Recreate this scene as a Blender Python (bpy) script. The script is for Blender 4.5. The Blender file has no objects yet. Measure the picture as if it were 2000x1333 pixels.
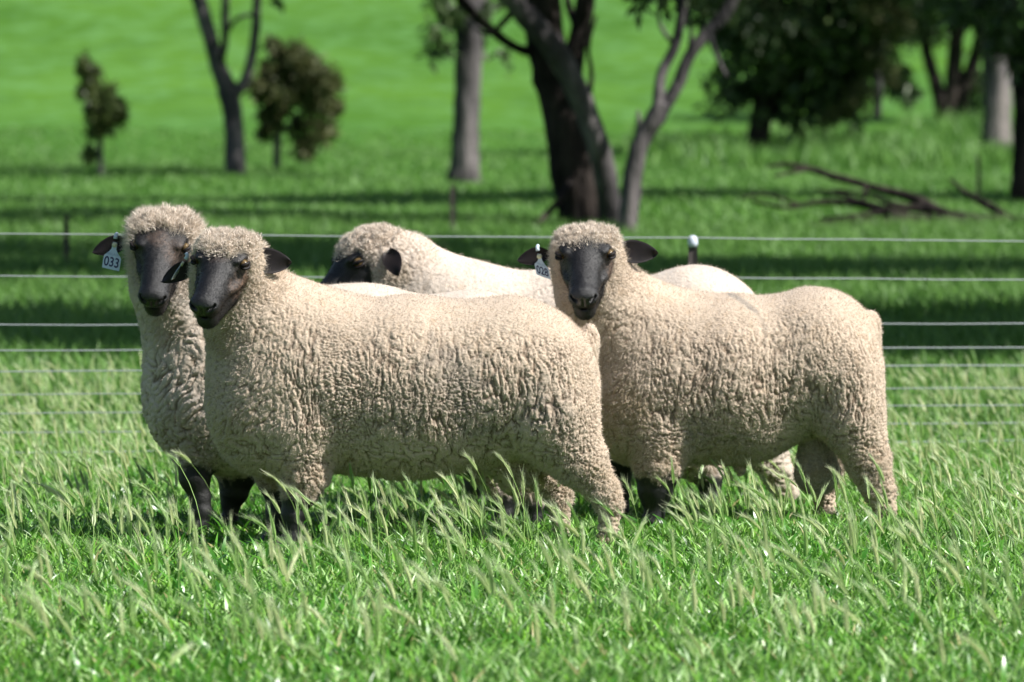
import bpy, math, random
import numpy as np
import openvdb
from mathutils import Vector, Matrix

sc = bpy.context.scene
C = sc.collection
RNG = np.random.default_rng(7)
random.seed(7)

# ------------------------------------------------------------------ camera, sky, sun, exposure
F = 11111.0          # focal length in photo pixels (200 mm on 36 mm)
H = 1.1              # camera height
HY = 356.0           # horizon row in the photo
cd = bpy.data.cameras.new('camera'); cam = bpy.data.objects.new('camera', cd); C.objects.link(cam)
cam.location = (0, 0, H); cam.rotation_euler = (math.radians(90), 0, 0)
cd.lens = 200; cd.sensor_width = 36; cd.shift_y = (HY - 666.5) / 2000
cd.clip_start = 0.5; cd.clip_end = 2000
cd.dof.use_dof = True; cd.dof.focus_distance = 16.5; cd.dof.aperture_fstop = 5.4
sc.camera = cam

SUN = Vector((0.64, -0.29, 0.71)).normalized()
wd = bpy.data.worlds.new('World'); sc.world = wd; wd.use_nodes = True
wn = wd.node_tree.nodes; wl = wd.node_tree.links; wn.clear()
sky = wn.new('ShaderNodeTexSky'); sky.sky_type = 'NISHITA'; sky.sun_disc = False
sky.sun_elevation = math.asin(SUN.z); sky.sun_rotation = math.atan2(SUN.x, SUN.y)
bg = wn.new('ShaderNodeBackground'); bg.inputs[1].default_value = 0.062
wo = wn.new('ShaderNodeOutputWorld'); wl.new(sky.outputs[0], bg.inputs[0]); wl.new(bg.outputs[0], wo.inputs[0])
sd = bpy.data.lights.new('sun', 'SUN'); sd.energy = 5.0; sd.angle = math.radians(0.5); sd.color = (1, 0.97, 0.92)
so = bpy.data.objects.new('sun', sd); C.objects.link(so)
so.rotation_euler = SUN.to_track_quat('Z', 'Y').to_euler(); so.location = (10, -5, 14)
sc.view_settings.view_transform = 'Standard'; sc.view_settings.look = 'None'
sc.view_settings.exposure = 0.70; sc.view_settings.gamma = 1
sc.render.engine = 'CYCLES'
sc.cycles.use_denoising = True
sc.cycles.max_bounces = 8; sc.cycles.transparent_max_bounces = 8
sc.cycles.use_adaptive_sampling = True; sc.cycles.adaptive_threshold = 0.01

# ------------------------------------------------------------------ helpers
def W(px, py, Y):
    return np.array([(px - 1000) / F * Y, Y, H + (HY - py) / F * Y])

GY = np.array([-60, 24, 30, 35, 45, 55, 70, 90, 105, 125, 160, 230, 400.])
GZ = np.array([0, 0, .18, .36, .72, .90, 1.14, 1.62, 2.45, 3.9, 7.0, 14.0, 26.])
def gz(x, y):
    x = np.asarray(x, float); y = np.asarray(y, float)
    z = (np.interp(y - 1.5, GY, GZ) + np.interp(y, GY, GZ) + np.interp(y + 1.5, GY, GZ)) / 3
    far = np.clip((y - 24) / 20, 0, 1)
    return z + far * (0.03 * np.sin(x * .9 + y * .35) + 0.03 * np.sin(x * .37 - y * .23 + 1))

def tag(o, label=None, cat=None, group=None, kind=None):
    if label: o['label'] = label
    if cat: o['category'] = cat
    if group: o['group'] = group
    if kind: o['kind'] = kind
    return o

def empty(name, loc, label, cat, group=None):
    o = bpy.data.objects.new(name, None); C.objects.link(o); o.location = loc
    o.empty_display_size = .1
    return tag(o, label, cat, group)

def mesh_np(name, V, faces, mat, parent=None, attrs=None, smooth=True):
    """V (n,3) in world space; faces (m,k) array or list of such arrays."""
    V = np.asarray(V, np.float32)
    if parent is not None:
        V = V - np.array(parent_world(parent), np.float32)
    if isinstance(faces, np.ndarray): faces = [faces]
    faces = [np.asarray(f, np.int32) for f in faces if len(f)]
    me = bpy.data.meshes.new(name)
    nl = sum(f.size for f in faces); nf = sum(len(f) for f in faces)
    me.vertices.add(len(V)); me.vertices.foreach_set('co', V.ravel())
    me.loops.add(nl); me.loops.foreach_set('vertex_index', np.concatenate([f.ravel() for f in faces]))
    me.polygons.add(nf)
    tot = np.concatenate([np.full(len(f), f.shape[1], np.int32) for f in faces])
    st = np.concatenate([[0], np.cumsum(tot)[:-1]]).astype(np.int32)
    me.polygons.foreach_set('loop_start', st)
    me.update(calc_edges=True)
    me.polygons.foreach_set('use_smooth', np.full(nf, smooth))
    for k, a in (attrs or {}).items():
        a = np.asarray(a, np.float32)
        if a.ndim == 1:
            at = me.attributes.new(k, 'FLOAT', 'POINT'); at.data.foreach_set('value', a)
        else:
            at = me.attributes.new(k, 'FLOAT_VECTOR', 'POINT'); at.data.foreach_set('vector', a.ravel())
    if mat: me.materials.append(mat)
    o = bpy.data.objects.new(name, me); C.objects.link(o)
    if parent is not None: o.parent = parent
    return o

def parent_world(p):
    v = Vector(p.location)
    while p.parent is not None:
        p = p.parent; v = v + Vector(p.location)
    return v

class NT:
    """tiny node-tree helper"""
    def __init__(s, name):
        s.m = bpy.data.materials.new(name); s.m.use_nodes = True
        s.t = s.m.node_tree; s.t.nodes.clear()
        s.out = s.t.nodes.new('ShaderNodeOutputMaterial')
    def n(s, typ, **kw):
        nd = s.t.nodes.new(typ)
        for k, v in kw.items():
            if k == 'inp':
                for a, b in v.items():
                    if hasattr(b, 'is_output'): s.t.links.new(b, nd.inputs[a])
                    else: nd.inputs[a].default_value = b
            else: setattr(nd, k, v)
        return nd
    def attr(s, name): return s.n('ShaderNodeAttribute', attribute_name=name)
    def mix(s, fac, a, b, mode='MIX'):
        nd = s.n('ShaderNodeMix', data_type='RGBA', blend_type=mode)
        for i, v in ((0, fac), (6, a), (7, b)):
            if hasattr(v, 'is_output'): s.t.links.new(v, nd.inputs[i])
            else: nd.inputs[i].default_value = v if i == 0 else (*v, 1) if len(v) == 3 else v
        return nd.outputs[2]
    def math(s, op, a, b=0.0, clamp=False):
        nd = s.n('ShaderNodeMath', operation=op, use_clamp=clamp)
        for i, v in ((0, a), (1, b)):
            if hasattr(v, 'is_output'): s.t.links.new(v, nd.inputs[i])
            else: nd.inputs[i].default_value = v
        return nd.outputs[0]
    def noise(s, scale, detail=3, rough=.55, vec=None):
        nd = s.n('ShaderNodeTexNoise', inp={'Scale': scale, 'Detail': detail, 'Roughness': rough})
        if vec is None:
            vec = s.n('ShaderNodeTexCoord').outputs['Object']
        s.t.links.new(vec, nd.inputs['Vector']); return nd.outputs[0]
    def ramp(s, fac, stops):
        nd = s.n('ShaderNodeValToRGB'); cr = nd.color_ramp
        while len(cr.elements) < len(stops): cr.elements.new(.5)
        for e, (p, c) in zip(cr.elements, stops): e.position = p; e.color = (*c, 1)
        s.t.links.new(fac, nd.inputs[0]); return nd.outputs[0]
    def bump(s, h, strength, dist=.01):
        return s.n('ShaderNodeBump', inp={'Height': h, 'Strength': strength, 'Distance': dist}).outputs[0]
    def principled(s, col, rough=.6, normal=None, **kw):
        b = s.n('ShaderNodeBsdfPrincipled')
        d = {'Base Color': col, 'Roughness': rough}; d.update(kw)
        if normal is not None: d['Normal'] = normal
        for k, v in d.items():
            if hasattr(v, 'is_output'): s.t.links.new(v, b.inputs[k])
            elif isinstance(v, tuple) and len(v) == 3: b.inputs[k].default_value = (*v, 1)
            else: b.inputs[k].default_value = v
        s.t.links.new(b.outputs[0], s.out.inputs[0]); return b

def simple_mat(name, col, rough=.6, var=.15, scale=20, **kw):
    t = NT(name); f = t.noise(scale)
    c = t.mix(f, tuple(x * (1 - var) for x in col), tuple(min(1, x * (1 + var)) for x in col))
    t.principled(c, rough, t.bump(f, .2, .003), **kw); return t.m

# --- wool + face (one body surface, masks from real anatomy)
def make_body_mat(name, tint):
    t = NT(name)
    blk = t.attr('black').outputs['Fac']; cr = t.attr('crease_shade').outputs['Fac']
    stain = t.attr('stain').outputs['Fac']; tan = t.attr('tan').outputs['Fac']
    n1 = t.noise(7, 4); n2 = t.noise(60, 3); n3 = t.noise(420, 2, .7)
    wool = t.mix(t.ramp(n1, [(.35, (0, 0, 0)), (.65, (1, 1, 1))]), tuple(c * .90 for c in tint), tint)
    wool = t.mix(t.math('MULTIPLY', n2, .35), wool, (tint[0] * .80, tint[1] * .70, tint[2] * .58))
    wool = t.mix(t.math('MULTIPLY', t.ramp(t.noise(3.2, 5, .6), [(.42, (0, 0, 0)), (.68, (1, 1, 1))]), .38), wool, (tint[0] * .66, tint[1] * .68, tint[2] * .68))
    wool = t.mix(t.math('MULTIPLY', t.ramp(t.noise(26, 3, .6), [(.55, (0, 0, 0)), (.75, (1, 1, 1))]), .35), wool, (tint[0] * .75, tint[1] * .62, tint[2] * .45))
    wool = t.mix(t.math('MULTIPLY', cr, .88), wool, (.15, .10, .065))  # fold creases darkened in the wool colour to deepen their shade
    grey = t.attr('grey').outputs['Fac']
    wool = t.mix(t.math('MULTIPLY', grey, t.ramp(t.noise(45, 4), [(.3, (.35, .35, .35)), (.6, (1, 1, 1))])), wool, (.20, .185, .165))
    wool = t.mix(t.math('MULTIPLY', stain, .75), wool, (.27, .20, .10))
    hair = t.mix(t.ramp(n2, [(.3, (0, 0, 0)), (.7, (1, 1, 1))]), (.003, .003, .0032), (.010, .0096, .0105))
    hair = t.mix(t.math('MULTIPLY', tan, t.ramp(t.noise(130, 3), [(.35, (.2, .2, .2)), (.7, (1, 1, 1))])), hair, (.20, .125, .085))
    hair = t.mix(t.math('MULTIPLY', t.attr('grizzle').outputs['Fac'], t.ramp(t.noise(170, 3, .7), [(.45, (0, 0, 0)), (.75, (1, 1, 1))])), hair, (.12, .105, .10))
    nb = t.mix(n3, (-.06,) * 3, (.06,) * 3)
    col = t.mix(blk, wool, hair)
    fine = t.math('ADD', t.math('MULTIPLY', n3, .6), t.math('MULTIPLY', n2, .8))
    rough = t.math('SUBTRACT', .88, t.math('MULTIPLY', t.attr('wet').outputs['Fac'], .36))
    rough = t.math('SUBTRACT', rough, t.math('MULTIPLY', blk, .42))
    t.principled(col, rough, t.bump(fine, .55, .006),
                 **{'Sheen Weight': t.math('MULTIPLY', t.math('SUBTRACT', 1., blk), .2), 'Sheen Roughness': .5, 'Specular IOR Level': t.math('ADD', t.math('ADD', .12, t.math('MULTIPLY', blk, .42)), t.math('MULTIPLY', t.attr('wet').outputs['Fac'], .5))})
    return t.m
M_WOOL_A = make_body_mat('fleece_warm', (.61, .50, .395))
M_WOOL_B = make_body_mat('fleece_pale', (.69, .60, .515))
def fibre_mat(name, col):
    t = NT(name)
    d = t.n('ShaderNodeBsdfDiffuse'); tr = t.n('ShaderNodeBsdfTranslucent'); mx = t.n('ShaderNodeMixShader', inp={0: .25})
    c = t.mix(t.noise(35), tuple(x * .85 for x in col), col)
    for x in (d, tr): t.t.links.new(c, x.inputs[0])
    t.t.links.new(d.outputs[0], mx.inputs[1]); t.t.links.new(tr.outputs[0], mx.inputs[2]); t.t.links.new(mx.outputs[0], t.out.inputs[0])
    return t.m
M_FIB_A = fibre_mat('wool_fibre', (.70, .60, .50))
M_FIB_D = fibre_mat('topknot_wool', (.80, .71, .61))
M_HAIR = fibre_mat('short_face_hair', (.018, .016, .017))
M_EAR = simple_mat('ear_skin', (.011, .008, .008), .55, .4, 40, **{'Specular IOR Level': .25})
M_HOOF = simple_mat('hoof', (.03, .026, .022), .5)
M_EYE = simple_mat('amber_eye', (.13, .085, .035), .08, .3, 300)
M_PUPIL = simple_mat('pupil', (.004, .004, .005), .05)
M_TAG = simple_mat('tag_plastic', (.56, .67, .74), .35, .05)
M_STUD = simple_mat('tag_stud', (.70, .68, .45), .35)
M_INK = simple_mat('navy_ink', (.006, .012, .07), .5, .05)
M_INK2 = simple_mat('faded_ink', (.25, .36, .46), .5, .05)

# ------------------------------------------------------------------ signed distance modelling
def smin(a, b, k):
    h = np.clip(.5 + .5 * (b - a) / k, 0, 1)
    return b + (a - b) * h - k * h * (1 - h)
def smax(a, b, k): return -smin(-a, -b, k)
def sd_ell(P, c, r, R=None):
    q = P - c
    if R is not None: q = q @ R
    r = np.asarray(r, float)
    k0 = np.sqrt(((q / r) ** 2).sum(-1)); k1 = np.sqrt(((q / r ** 2) ** 2).sum(-1)) + 1e-9
    return k0 * (k0 - 1) / k1
def sd_cap(P, a, b, ra, rb, sy=1.0):
    ba = b - a; pa = P - a
    t = np.clip((pa @ ba) / (ba @ ba), 0, 1)
    d = pa - t[:, None] * ba
    return np.sqrt(d[:, 0] ** 2 + (d[:, 1] / sy) ** 2 + d[:, 2] ** 2) - (ra + (rb - ra) * t)

def hash3(i, seed):
    i = i.astype(np.uint32)
    n = i[..., 0] * np.uint32(374761393) + i[..., 1] * np.uint32(668265263) + i[..., 2] * np.uint32(2147483647 - 77) + np.uint32(seed * 2654435 + 101)
    n = (n ^ (n >> np.uint32(13))) * np.uint32(1274126177)
    n = n ^ (n >> np.uint32(16))
    m = (n * np.uint32(2246822519)) ^ (n >> np.uint32(11)); m = m ^ (m >> np.uint32(15))
    l = (m * np.uint32(3266489917)) ^ (m >> np.uint32(13))
    return np.stack([n & 65535, m & 65535, l & 65535], -1).astype(np.float32) / 65536
def worley(q, seed=0):
    q = q.astype(np.float32); b = np.floor(q).astype(np.int32); f = q - b
    F1 = np.full(len(q), 9., np.float32); F2 = F1.copy()
    for dx in (-1, 0, 1):
        for dy in (-1, 0, 1):
            for dz in (-1, 0, 1):
                o = np.array([dx, dy, dz], np.int32)
                r = hash3(b + o, seed) * .9 + o - f
                d = (r * r).sum(-1)
                m = d < F1
                F2 = np.where(m, F1, np.minimum(F2, d)); F1 = np.where(m, d, F1)
    return np.sqrt(F1), np.sqrt(F2)
def vnoise(q, seed=0):
    b = np.floor(q).astype(np.int32); f = (q - b); f = f * f * (3 - 2 * f); r = 0
    for dx in (0, 1):
        for dy in (0, 1):
            for dz in (0, 1):
                w = (f[:, 0] if dx else 1 - f[:, 0]) * (f[:, 1] if dy else 1 - f[:, 1]) * (f[:, 2] if dz else 1 - f[:, 2])
                r = r + w * hash3(b + np.array([dx, dy, dz], np.int32), seed)[:, 0]
    return r
def sstep(a, b, x):
    t = np.clip((x - a) / (b - a), 0, 1); return t * t * (3 - 2 * t)

def mesh_sdf(fn, lo, hi, vox):
    lo = np.array(lo); n = np.ceil((np.array(hi) - lo) / vox).astype(int) + 1
    B = 8; nb = np.ceil(n / B).astype(int)
    ax = [lo[i] + (np.arange(nb[i]) + .5) * B * vox for i in range(3)]
    cen = np.stack(np.meshgrid(*ax, indexing='ij'), -1).reshape(-1, 3)
    dc = fn(cen); rad = B * vox * .87 * 1.35 + 3 * vox
    N = nb * B
    D = np.repeat(np.repeat(np.repeat(np.where(dc > 0, 1., -1.).astype(np.float32).reshape(nb), B, 0), B, 1), B, 2) * (rad)
    near = np.where(np.abs(dc) < rad)[0]
    loc = np.stack(np.meshgrid(*[np.arange(B)] * 3, indexing='ij'), -1).reshape(-1, 3)
    bi = np.stack(np.unravel_index(near, nb), -1) * B
    for s in range(0, len(bi), 1500):
        idx = (bi[s:s + 1500, None, :] + loc[None]).reshape(-1, 3)
        D[idx[:, 0], idx[:, 1], idx[:, 2]] = fn(lo + idx * vox)
    g = openvdb.FloatGrid(float(rad))
    g.copyFromArray(D.astype(np.float32))
    pts, quads = g.convertToQuads(0.0)
    V = np.asarray(pts, float) * vox + lo; Q = np.asarray(quads, np.int32)
    a, b, c = V[Q[:, 0]], V[Q[:, 1]], V[Q[:, 2]]; nn = np.cross(b - a, c - b); vol = (nn * a).sum()
    return V, (Q if vol > 0 else Q[:, ::-1])

# ------------------------------------------------------------------ sheep
def head_frame(nose, roll):
    x = np.array(nose, float); x /= np.linalg.norm(x)
    up = np.array([math.sin(roll), 0, math.cos(roll)])
    y = np.cross(up, x); y /= np.linalg.norm(y); z = np.cross(x, y)
    return np.stack([x, y, z], 1)       # columns: forward, left(of animal), up

def make_sheep(spec):
    Y0 = spec['Y']; sc_ = F / Y0
    def S(px, py, dy=0.0):
        p = W(px, py, Y0); p[1] += dy; return p
    prims = []
    for e in spec['body']:
        if e[0] == 'E':
            _, px, py, dy, rx, rz, ry, k = e
            prims.append(('E', S(px, py, dy), (rx / sc_, ry, rz / sc_), k))
        else:
            _, x0, y0, d0, r0, x1, y1, d1, r1, sy, k = e
            prims.append(('C', S(x0, y0, d0), S(x1, y1, d1), r0 / sc_, r1 / sc_, sy, k))
    hp = S(*spec['head']); R = head_frame(spec['nose'], spec['roll']); hs = spec.get('hs', 1.0)
    def L(x, y, z): return hp + R @ (np.array([x, y, z]) * hs)
    foot_c = []
    legs = []
    for (pts) in spec['legs']:
        # pts: list of (px,py,dy,r) ; last one is at the ground
        pp = [S(a, b, d) for a, b, d, r in pts]; rr = [r / sc_ for *_, r in pts]
        g = pp[-1].copy(); g[2] = .02; pp[-1] = g
        legs.append((pp, rr)); foot_c.append(g)
    cap_w = spec.get('cap', 1.0)
    def f_face(P):
        q = ((P - hp) @ R) / hs
        d = sd_ell(q, np.array([.0, 0, -.012]), (.112, .088, .078))
        m = sd_cap(q, np.array([.05, 0, -.006]), np.array([.205, 0, -.048]), .064, .047, 1.0)
        d = smin(d, m, .04)
        d = smin(d, sd_cap(q, np.array([.02, 0, -.070]), np.array([.208, 0, -.104]), .058, .031, 1.12), .022)
        d = smin(d, sd_ell(q, np.array([.232, 0, -.044]), (.026, .047, .030)), .02)
        for s in (-1, 1):
            d = smin(d, sd_ell(q, np.array([.052, s * .062, .041]), (.036, .019, .012)), .025)   # brow
            d = smin(d, sd_ell(q, np.array([.095, s * .056, -.030]), (.045, .020, .020)), .025)
            d = smax(d, -sd_ell(q, np.array([.135, s * .082, -.012]), (.045, .022, .014)), .03)      # cheek bone
            d = smin(d, sd_ell(q, np.array([.238, s * .025, -.044]), (.017, .015, .018)), .01)   # nostril wing
            d = smax(d, -sd_ell(q, np.array([.067, s * .089, .027]), (.021, .017, .013)), .010)  # eye socket
            d = smax(d, -sd_cap(q, np.array([.262, s * .017, -.052]), np.array([.240, s * .036, -.036]), .0065, .0055), .006)
        d = smax(d, -sd_ell(q, np.array([.262, 0, -.062]), (.012, .003, .022)), .006)
        d = smax(d, -sd_cap(q * np.array([1, .35, 1.]), np.array([.262, 0, -.085]), np.array([.15, 0, -.078]), .004, .004), .007)
        return d * hs
    def f_cap(P):
        q = ((P - hp) @ R) / hs
        d = sd_ell(q, np.array([-.004, 0, .035 + spec.get('capz', 0)]), (.092, .100 * cap_w, .050))
        for s in (-1, 1):
            d = smin(d, sd_ell(q, np.array([-.035, s * .066, -.035]), (.088, .050 * cap_w, .085)), .03)
        d = smin(d, sd_ell(q, np.array([-.02, 0, -.10]), (.10, .075, .06)), .03)
        return d * hs
    def fn(P):
        d = None
        for p in prims:
            v = sd_ell(P, p[1], p[2]) if p[0] == 'E' else sd_cap(P, p[1], p[2], p[3], p[4], p[5])
            d = v if d is None else smin(d, v, p[-1])
        for pp, rr in legs:
            l = None
            for i in range(len(pp) - 1):
                v = sd_cap(P, pp[i], pp[i + 1], rr[i], rr[i + 1], .95)
                l = v if l is None else smin(l, v, .012)
            d = smin(d, l, .045)
        d = smin(d, f_cap(P), .05)
        return smin(d, f_face(P), .010)
    allp = np.array([p[1] for p in prims] + [L(.3, 0, -.1), hp])
    lo = allp.min(0) - .34; hi = allp.max(0) + .34; lo[2] = -.03
    V, Q = mesh_sdf(fn, lo, hi, spec['vox'])
    root = empty('sheep', (float(S(spec['cx'], 0)[0]), Y0, 0), spec['label'], 'sheep')
    # masks -----------------------------------------------------------
    q = ((V - hp) @ R) / hs
    wob = (vnoise(V * 90, 3) - .5) * .016 + (vnoise(V * 30, 5) - .5) * .022
    rad = np.sqrt((q ** 2).sum(1))
    face = sstep(.009, .002, f_face(V)) * sstep(-.003, .004, f_cap(V) + wob * .4)
    face *= sstep(.010, .022, q[:, 0] + wob)
    black = face.copy(); hoofz = np.zeros(len(V))
    for (pp, rr), bz in zip(legs, spec['blackz']):
        near = np.min([sd_cap(V, pp[i], pp[i + 1], rr[i] + .02, rr[i + 1] + .02, 1.) for i in range(1, len(pp) - 1)], 0)
        lg = sstep(.02, -.005, near) * sstep(bz + .02, bz - .02, V[:, 2] + wob * 2)
        black = np.maximum(black, lg)
    def blob_mask(lst):
        m_ = np.zeros(len(V))
        for (x, y, z, r, a) in lst:
            m_ = np.maximum(m_, a * sstep(r, r * .3, np.sqrt(((q - np.array([x, y, z])) ** 2).sum(1)) + wob))
        return m_
    tan = blob_mask(spec.get('tan', []))
    griz = blob_mask(spec.get('griz', []))
    wet = sstep(.035, .01, np.sqrt(((q - np.array([.262, 0, -.052])) ** 2).sum(1)))
    # fold fields -----------------------------------------------------
    me_tmp = mesh_np('tmp', V, Q, None); m = me_tmp.data
    nrm = np.empty(len(V) * 3, np.float32); m.vertex_normals.foreach_get('vector', nrm); nrm = nrm.reshape(-1, 3).astype(float)
    C.objects.unlink(me_tmp); bpy.data.objects.remove(me_tmp); bpy.data.meshes.remove(m)
    P = V - np.array([root.location[0], Y0, 0]) + spec['seed'] * 3.7
    w1 = np.stack([vnoise(P * 9, 11), vnoise(P * 9, 12), vnoise(P * 9, 13)], 1) - .5
    w2 = np.stack([vnoise(P * 28, 14), vnoise(P * 28, 15), vnoise(P * 28, 16)], 1) - .5
    Pw = P + w1 * .05 + w2 * .016
    def blobw(sp):
        if 'scro' not in sp: return np.zeros(len(V))
        c = S(*sp['scro'][:2]); return sstep(sp['scro'][2] / sc_, sp['scro'][2] * .75 / sc_, np.sqrt((V[:, 0] - c[0]) ** 2 + (V[:, 2] - c[2]) ** 2)) * (np.abs(V[:, 1] - Y0) < .085)
    def cell(q, seed, w):
        a, b = worley(q, seed); c = np.clip((b - a) / w, 0, 1); return 1 - (1 - c) ** 2
    fs = spec.get('fold', 1.0)
    def lines(q, seed, w=.16):
        n = vnoise(q, seed) - .5 + .28 * (vnoise(q * 2.3 + 5, seed + 1) - .5)
        c = np.clip(np.abs(n) / w, 0, 1); return 1 - (1 - c) ** 2.2
    Pl = P + w1 * .04 + w2 * .016
    Hv = np.minimum(lines(Pl / np.array([.0155, .036, .085]) / fs, 51, .2), .35 + .65 * lines(Pl / np.array([.0125, .024, .040]) / fs + 9, 53, .2))
    Hv = Hv * (.72 + .28 * cell(Pw / np.array([.012, .016, .022]) / fs, 1, .6))
    Hn = cell(Pw / .0130 / fs, 2, .5)
    c45, s45 = math.cos(math.radians(spec.get('neckdir', 52))), math.sin(math.radians(spec.get('neckdir', 52)))
    Pd = np.stack([(Pw[:, 0] * c45 + Pw[:, 2] * s45) / .044, Pw[:, 1] / .030, (-Pw[:, 0] * s45 + Pw[:, 2] * c45) / .0175], 1)
    Hd = .55 * cell(Pd / fs, 3, .55) + .45 * lines(Pd / fs * .95, 55)
    Hh = np.minimum(lines(Pl / np.array([.045, .04, .017]) / fs, 57, .2), .3 + .7 * lines(Pl / np.array([.017, .024, .04]) / fs, 59, .2))
    Hf = cell((P + w2 * .006) / .0075, 5, .6)
    z = V[:, 2]; xr = (V[:, 0] - S(spec['shx'], 0)[0])           # metres right of the shoulder line
    top = spec['top']
    neck = sstep(.06, -.10, xr) 
    low = sstep(.40, .30, z)
    wn_ = neck * (1 - low)
    whl = low * sstep(.12, .04, np.abs(nrm[:, 2])) * 0 + sstep(.36, .29, z)
    back = sstep(.35, .85, nrm[:, 2]) * (z > .45)
    wv = (1 - neck) * (1 - whl)
    tot = wn_ + whl + wv + 1e-6
    h = (Hd * wn_ + Hh * whl + Hv * wv) / tot
    mixn = sstep(.58, .86, vnoise(P * 6, 21) + .25 * back + .12 * (xr > .5))
    h = h * (1 - .6 * mixn) + Hn * .6 * mixn
    headz = sstep(.22, .15, rad)
    h = h * (1 - headz) + Hn * headz
    amp = (.0092 * (1 - back) + .0018 * back) * (1 + .5 * sstep(.62, .40, z) - .45 * sstep(.64, .76, z))
    amp = amp * (1 - headz) + .006 * headz
    amp *= fs ** .5
    soft = spec.get('soft', 1.0)
    wool = 1 - black
    leg_lo = sstep(.30, .22, z)
    amp *= (1 - .1 * leg_lo)
    disp = wool * soft * (amp * (h - .75) + .0028 * (Hf - .6)) + .004 * wool * (vnoise(P * 18, 31) - .5)
    big = vnoise(P * np.array([5, 5, 3.]), 33) - .5
    disp += wool * .016 * big * (1 - headz)
    disp += wool * .004 + wool * headz * .018 * (cell((P + w2 * .02) / .030, 71, .9) - .6) * sstep(.0, .04, q[:, 2])
    scro = blobw(spec)
    disp *= 1 - .8 * scro
    V2 = V + nrm * disp[:, None]
    V2[:, 2] = np.maximum(V2[:, 2], 0.0)
    crease_shade = wool * sstep(.70, .15, h) * np.clip(amp / .012, 0, 1) * (1 - .75 * back)
    stain = np.zeros(len(V))
    for (px, py, r, a) in spec.get('stain', []):
        c = S(px, py); dd = np.sqrt((V[:, 0] - c[0]) ** 2 + (V[:, 2] - c[2]) ** 2)
        stain = np.maximum(stain, a * sstep(r, r * .35, dd + (vnoise(P * 25, 41) - .5) * .05))
    stain = np.maximum(stain, .55 * sstep(.33, .20, z) * (vnoise(P * 14, 42)))
    stain *= wool
    grey = np.zeros(len(V))
    for (x0, y0, x1, y1, rp, a) in spec.get('grey', []):
        a0, a1 = S(x0, y0)[[0, 2]], S(x1, y1)[[0, 2]]; d_ = a1 - a0; pv = V[:, [0, 2]] - a0
        tt = np.clip((pv @ d_) / (d_ @ d_ + 1e-9), 0, 1); dd = np.linalg.norm(pv - tt[:, None] * d_, axis=1) * sc_ + (vnoise(P * 30, 44) - .5) * rp * .7
        grey = np.maximum(grey, a * sstep(rp, rp * .25, dd))
    grey = np.maximum(grey * (nrm[:, 1] < .35), .75 * scro) * wool
    body = mesh_np('body', V2, Q, spec['mat'], root, dict(black=black, crease_shade=crease_shade, stain=stain, tan=tan, grey=grey, grizzle=griz, wet=wet * black))
    # fuzz --------------------------------------------------------------
    def strands(name, mask, n, ln, wd_, spread, grav, mat, seed, lv=1, seg_curl=.0):
        r = np.random.default_rng(seed)
        pr = mask / mask.sum(); idx = r.choice(len(V2), n, p=pr)
        o = V2[idx] + r.normal(0, spec['vox'] * .5, (n, 3)) - nrm[idx] * .002
        cl = np.stack([vnoise(o * 55 + seed, 61), vnoise(o * 55 + seed, 62), vnoise(o * 55 + seed, 63)], 1) - .5
        d = nrm[idx] + r.normal(0, spread * .6, (n, 3)) + cl * spread * 2.2; d[:, 2] -= grav; d /= np.linalg.norm(d, axis=1)[:, None]
        s = np.cross(d, r.normal(0, 1, (n, 3))); s /= np.linalg.norm(s, axis=1)[:, None]
        l = ln * r.uniform(.5, 1.3, n)[:, None]; w = wd_ * r.uniform(.6, 1.3, n)[:, None]
        k = 3
        bend = np.cross(d, s) * r.normal(0, .35, (n, 1)) + r.normal(0, .2, (n, 3))
        if lv == 1:
            vv = np.stack([o - s * w, o + s * w, o + d * l + bend * l * .4], 1)
            f = np.arange(n * 3).reshape(n, 3)
            return mesh_np(name, vv.reshape(-1, 3), f, mat, root)
        # solid tapered locks: 4 rings of 4 + tip
        s2 = np.cross(d, s); rings = []
        for t, wt in ((0, 1.), (.35, 1.1), (.68, .75)):
            c = o + d * l * t + bend * l * t * t * .8
            rings += [c + s * w * wt, c + s2 * w * wt, c - s * w * wt, c - s2 * w * wt]
        rings.append(o + d * l + bend * l * .8)
        vv = np.stack(rings, 1); b = (np.arange(n) * 13)[:, None]
        fq = [[j * 4 + i, j * 4 + (i + 1) % 4, j * 4 + 4 + (i + 1) % 4, j * 4 + 4 + i] for j in range(2) for i in range(4)]
        ft = [[8 + i, 8 + (i + 1) % 4, 12] for i in range(4)]
        fq = (b[:, :, None] + np.array(fq)[None]).reshape(-1, 4); ft = (b[:, :, None] + np.array(ft)[None]).reshape(-1, 3)
        return mesh_np(name, vv.reshape(-1, 3), [fq, ft], mat, root)
    nf = spec['fuzz']
    vis = sstep(.4, -.1, nrm[:, 1]) + .15
    strands('fleece_fibres', wool * vis * (1 - .6 * crease_shade) * (z > .1) * (1 + 1.5 * sstep(.32, .2, z)) + 1e-9, nf, .0090, .0006, .55, .25, M_FIB_A, spec['seed'])
    capm = wool * sstep(.235, .19, rad) * sstep(-.16, -.06, q[:, 2] + q[:, 0] * .0) * (q[:, 0] > -.16)
    capt = capm * sstep(.02, .07, q[:, 2]) 
    wl_ = .019 * spec.get('shag', 1)
    ey = np.minimum(*[np.sqrt(((q - np.array([.068, k_ * .080, .024])) ** 2).sum(1)) for k_ in (-1, 1)])
    edge = face * sstep(.013, .001, f_cap(V)) * (q[:, 2] > .02) * sstep(.028, .042, ey)
    capt = capt * sstep(.022, .034, ey)
    strands('topknot', capt + .05 * edge + 1e-9, spec['locks'], wl_ * .62 * spec.get('tall', 1.), .0022, .75 / spec.get('tall', 1.), .0, M_FIB_D, spec['seed'] + 50, 2)
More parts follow.
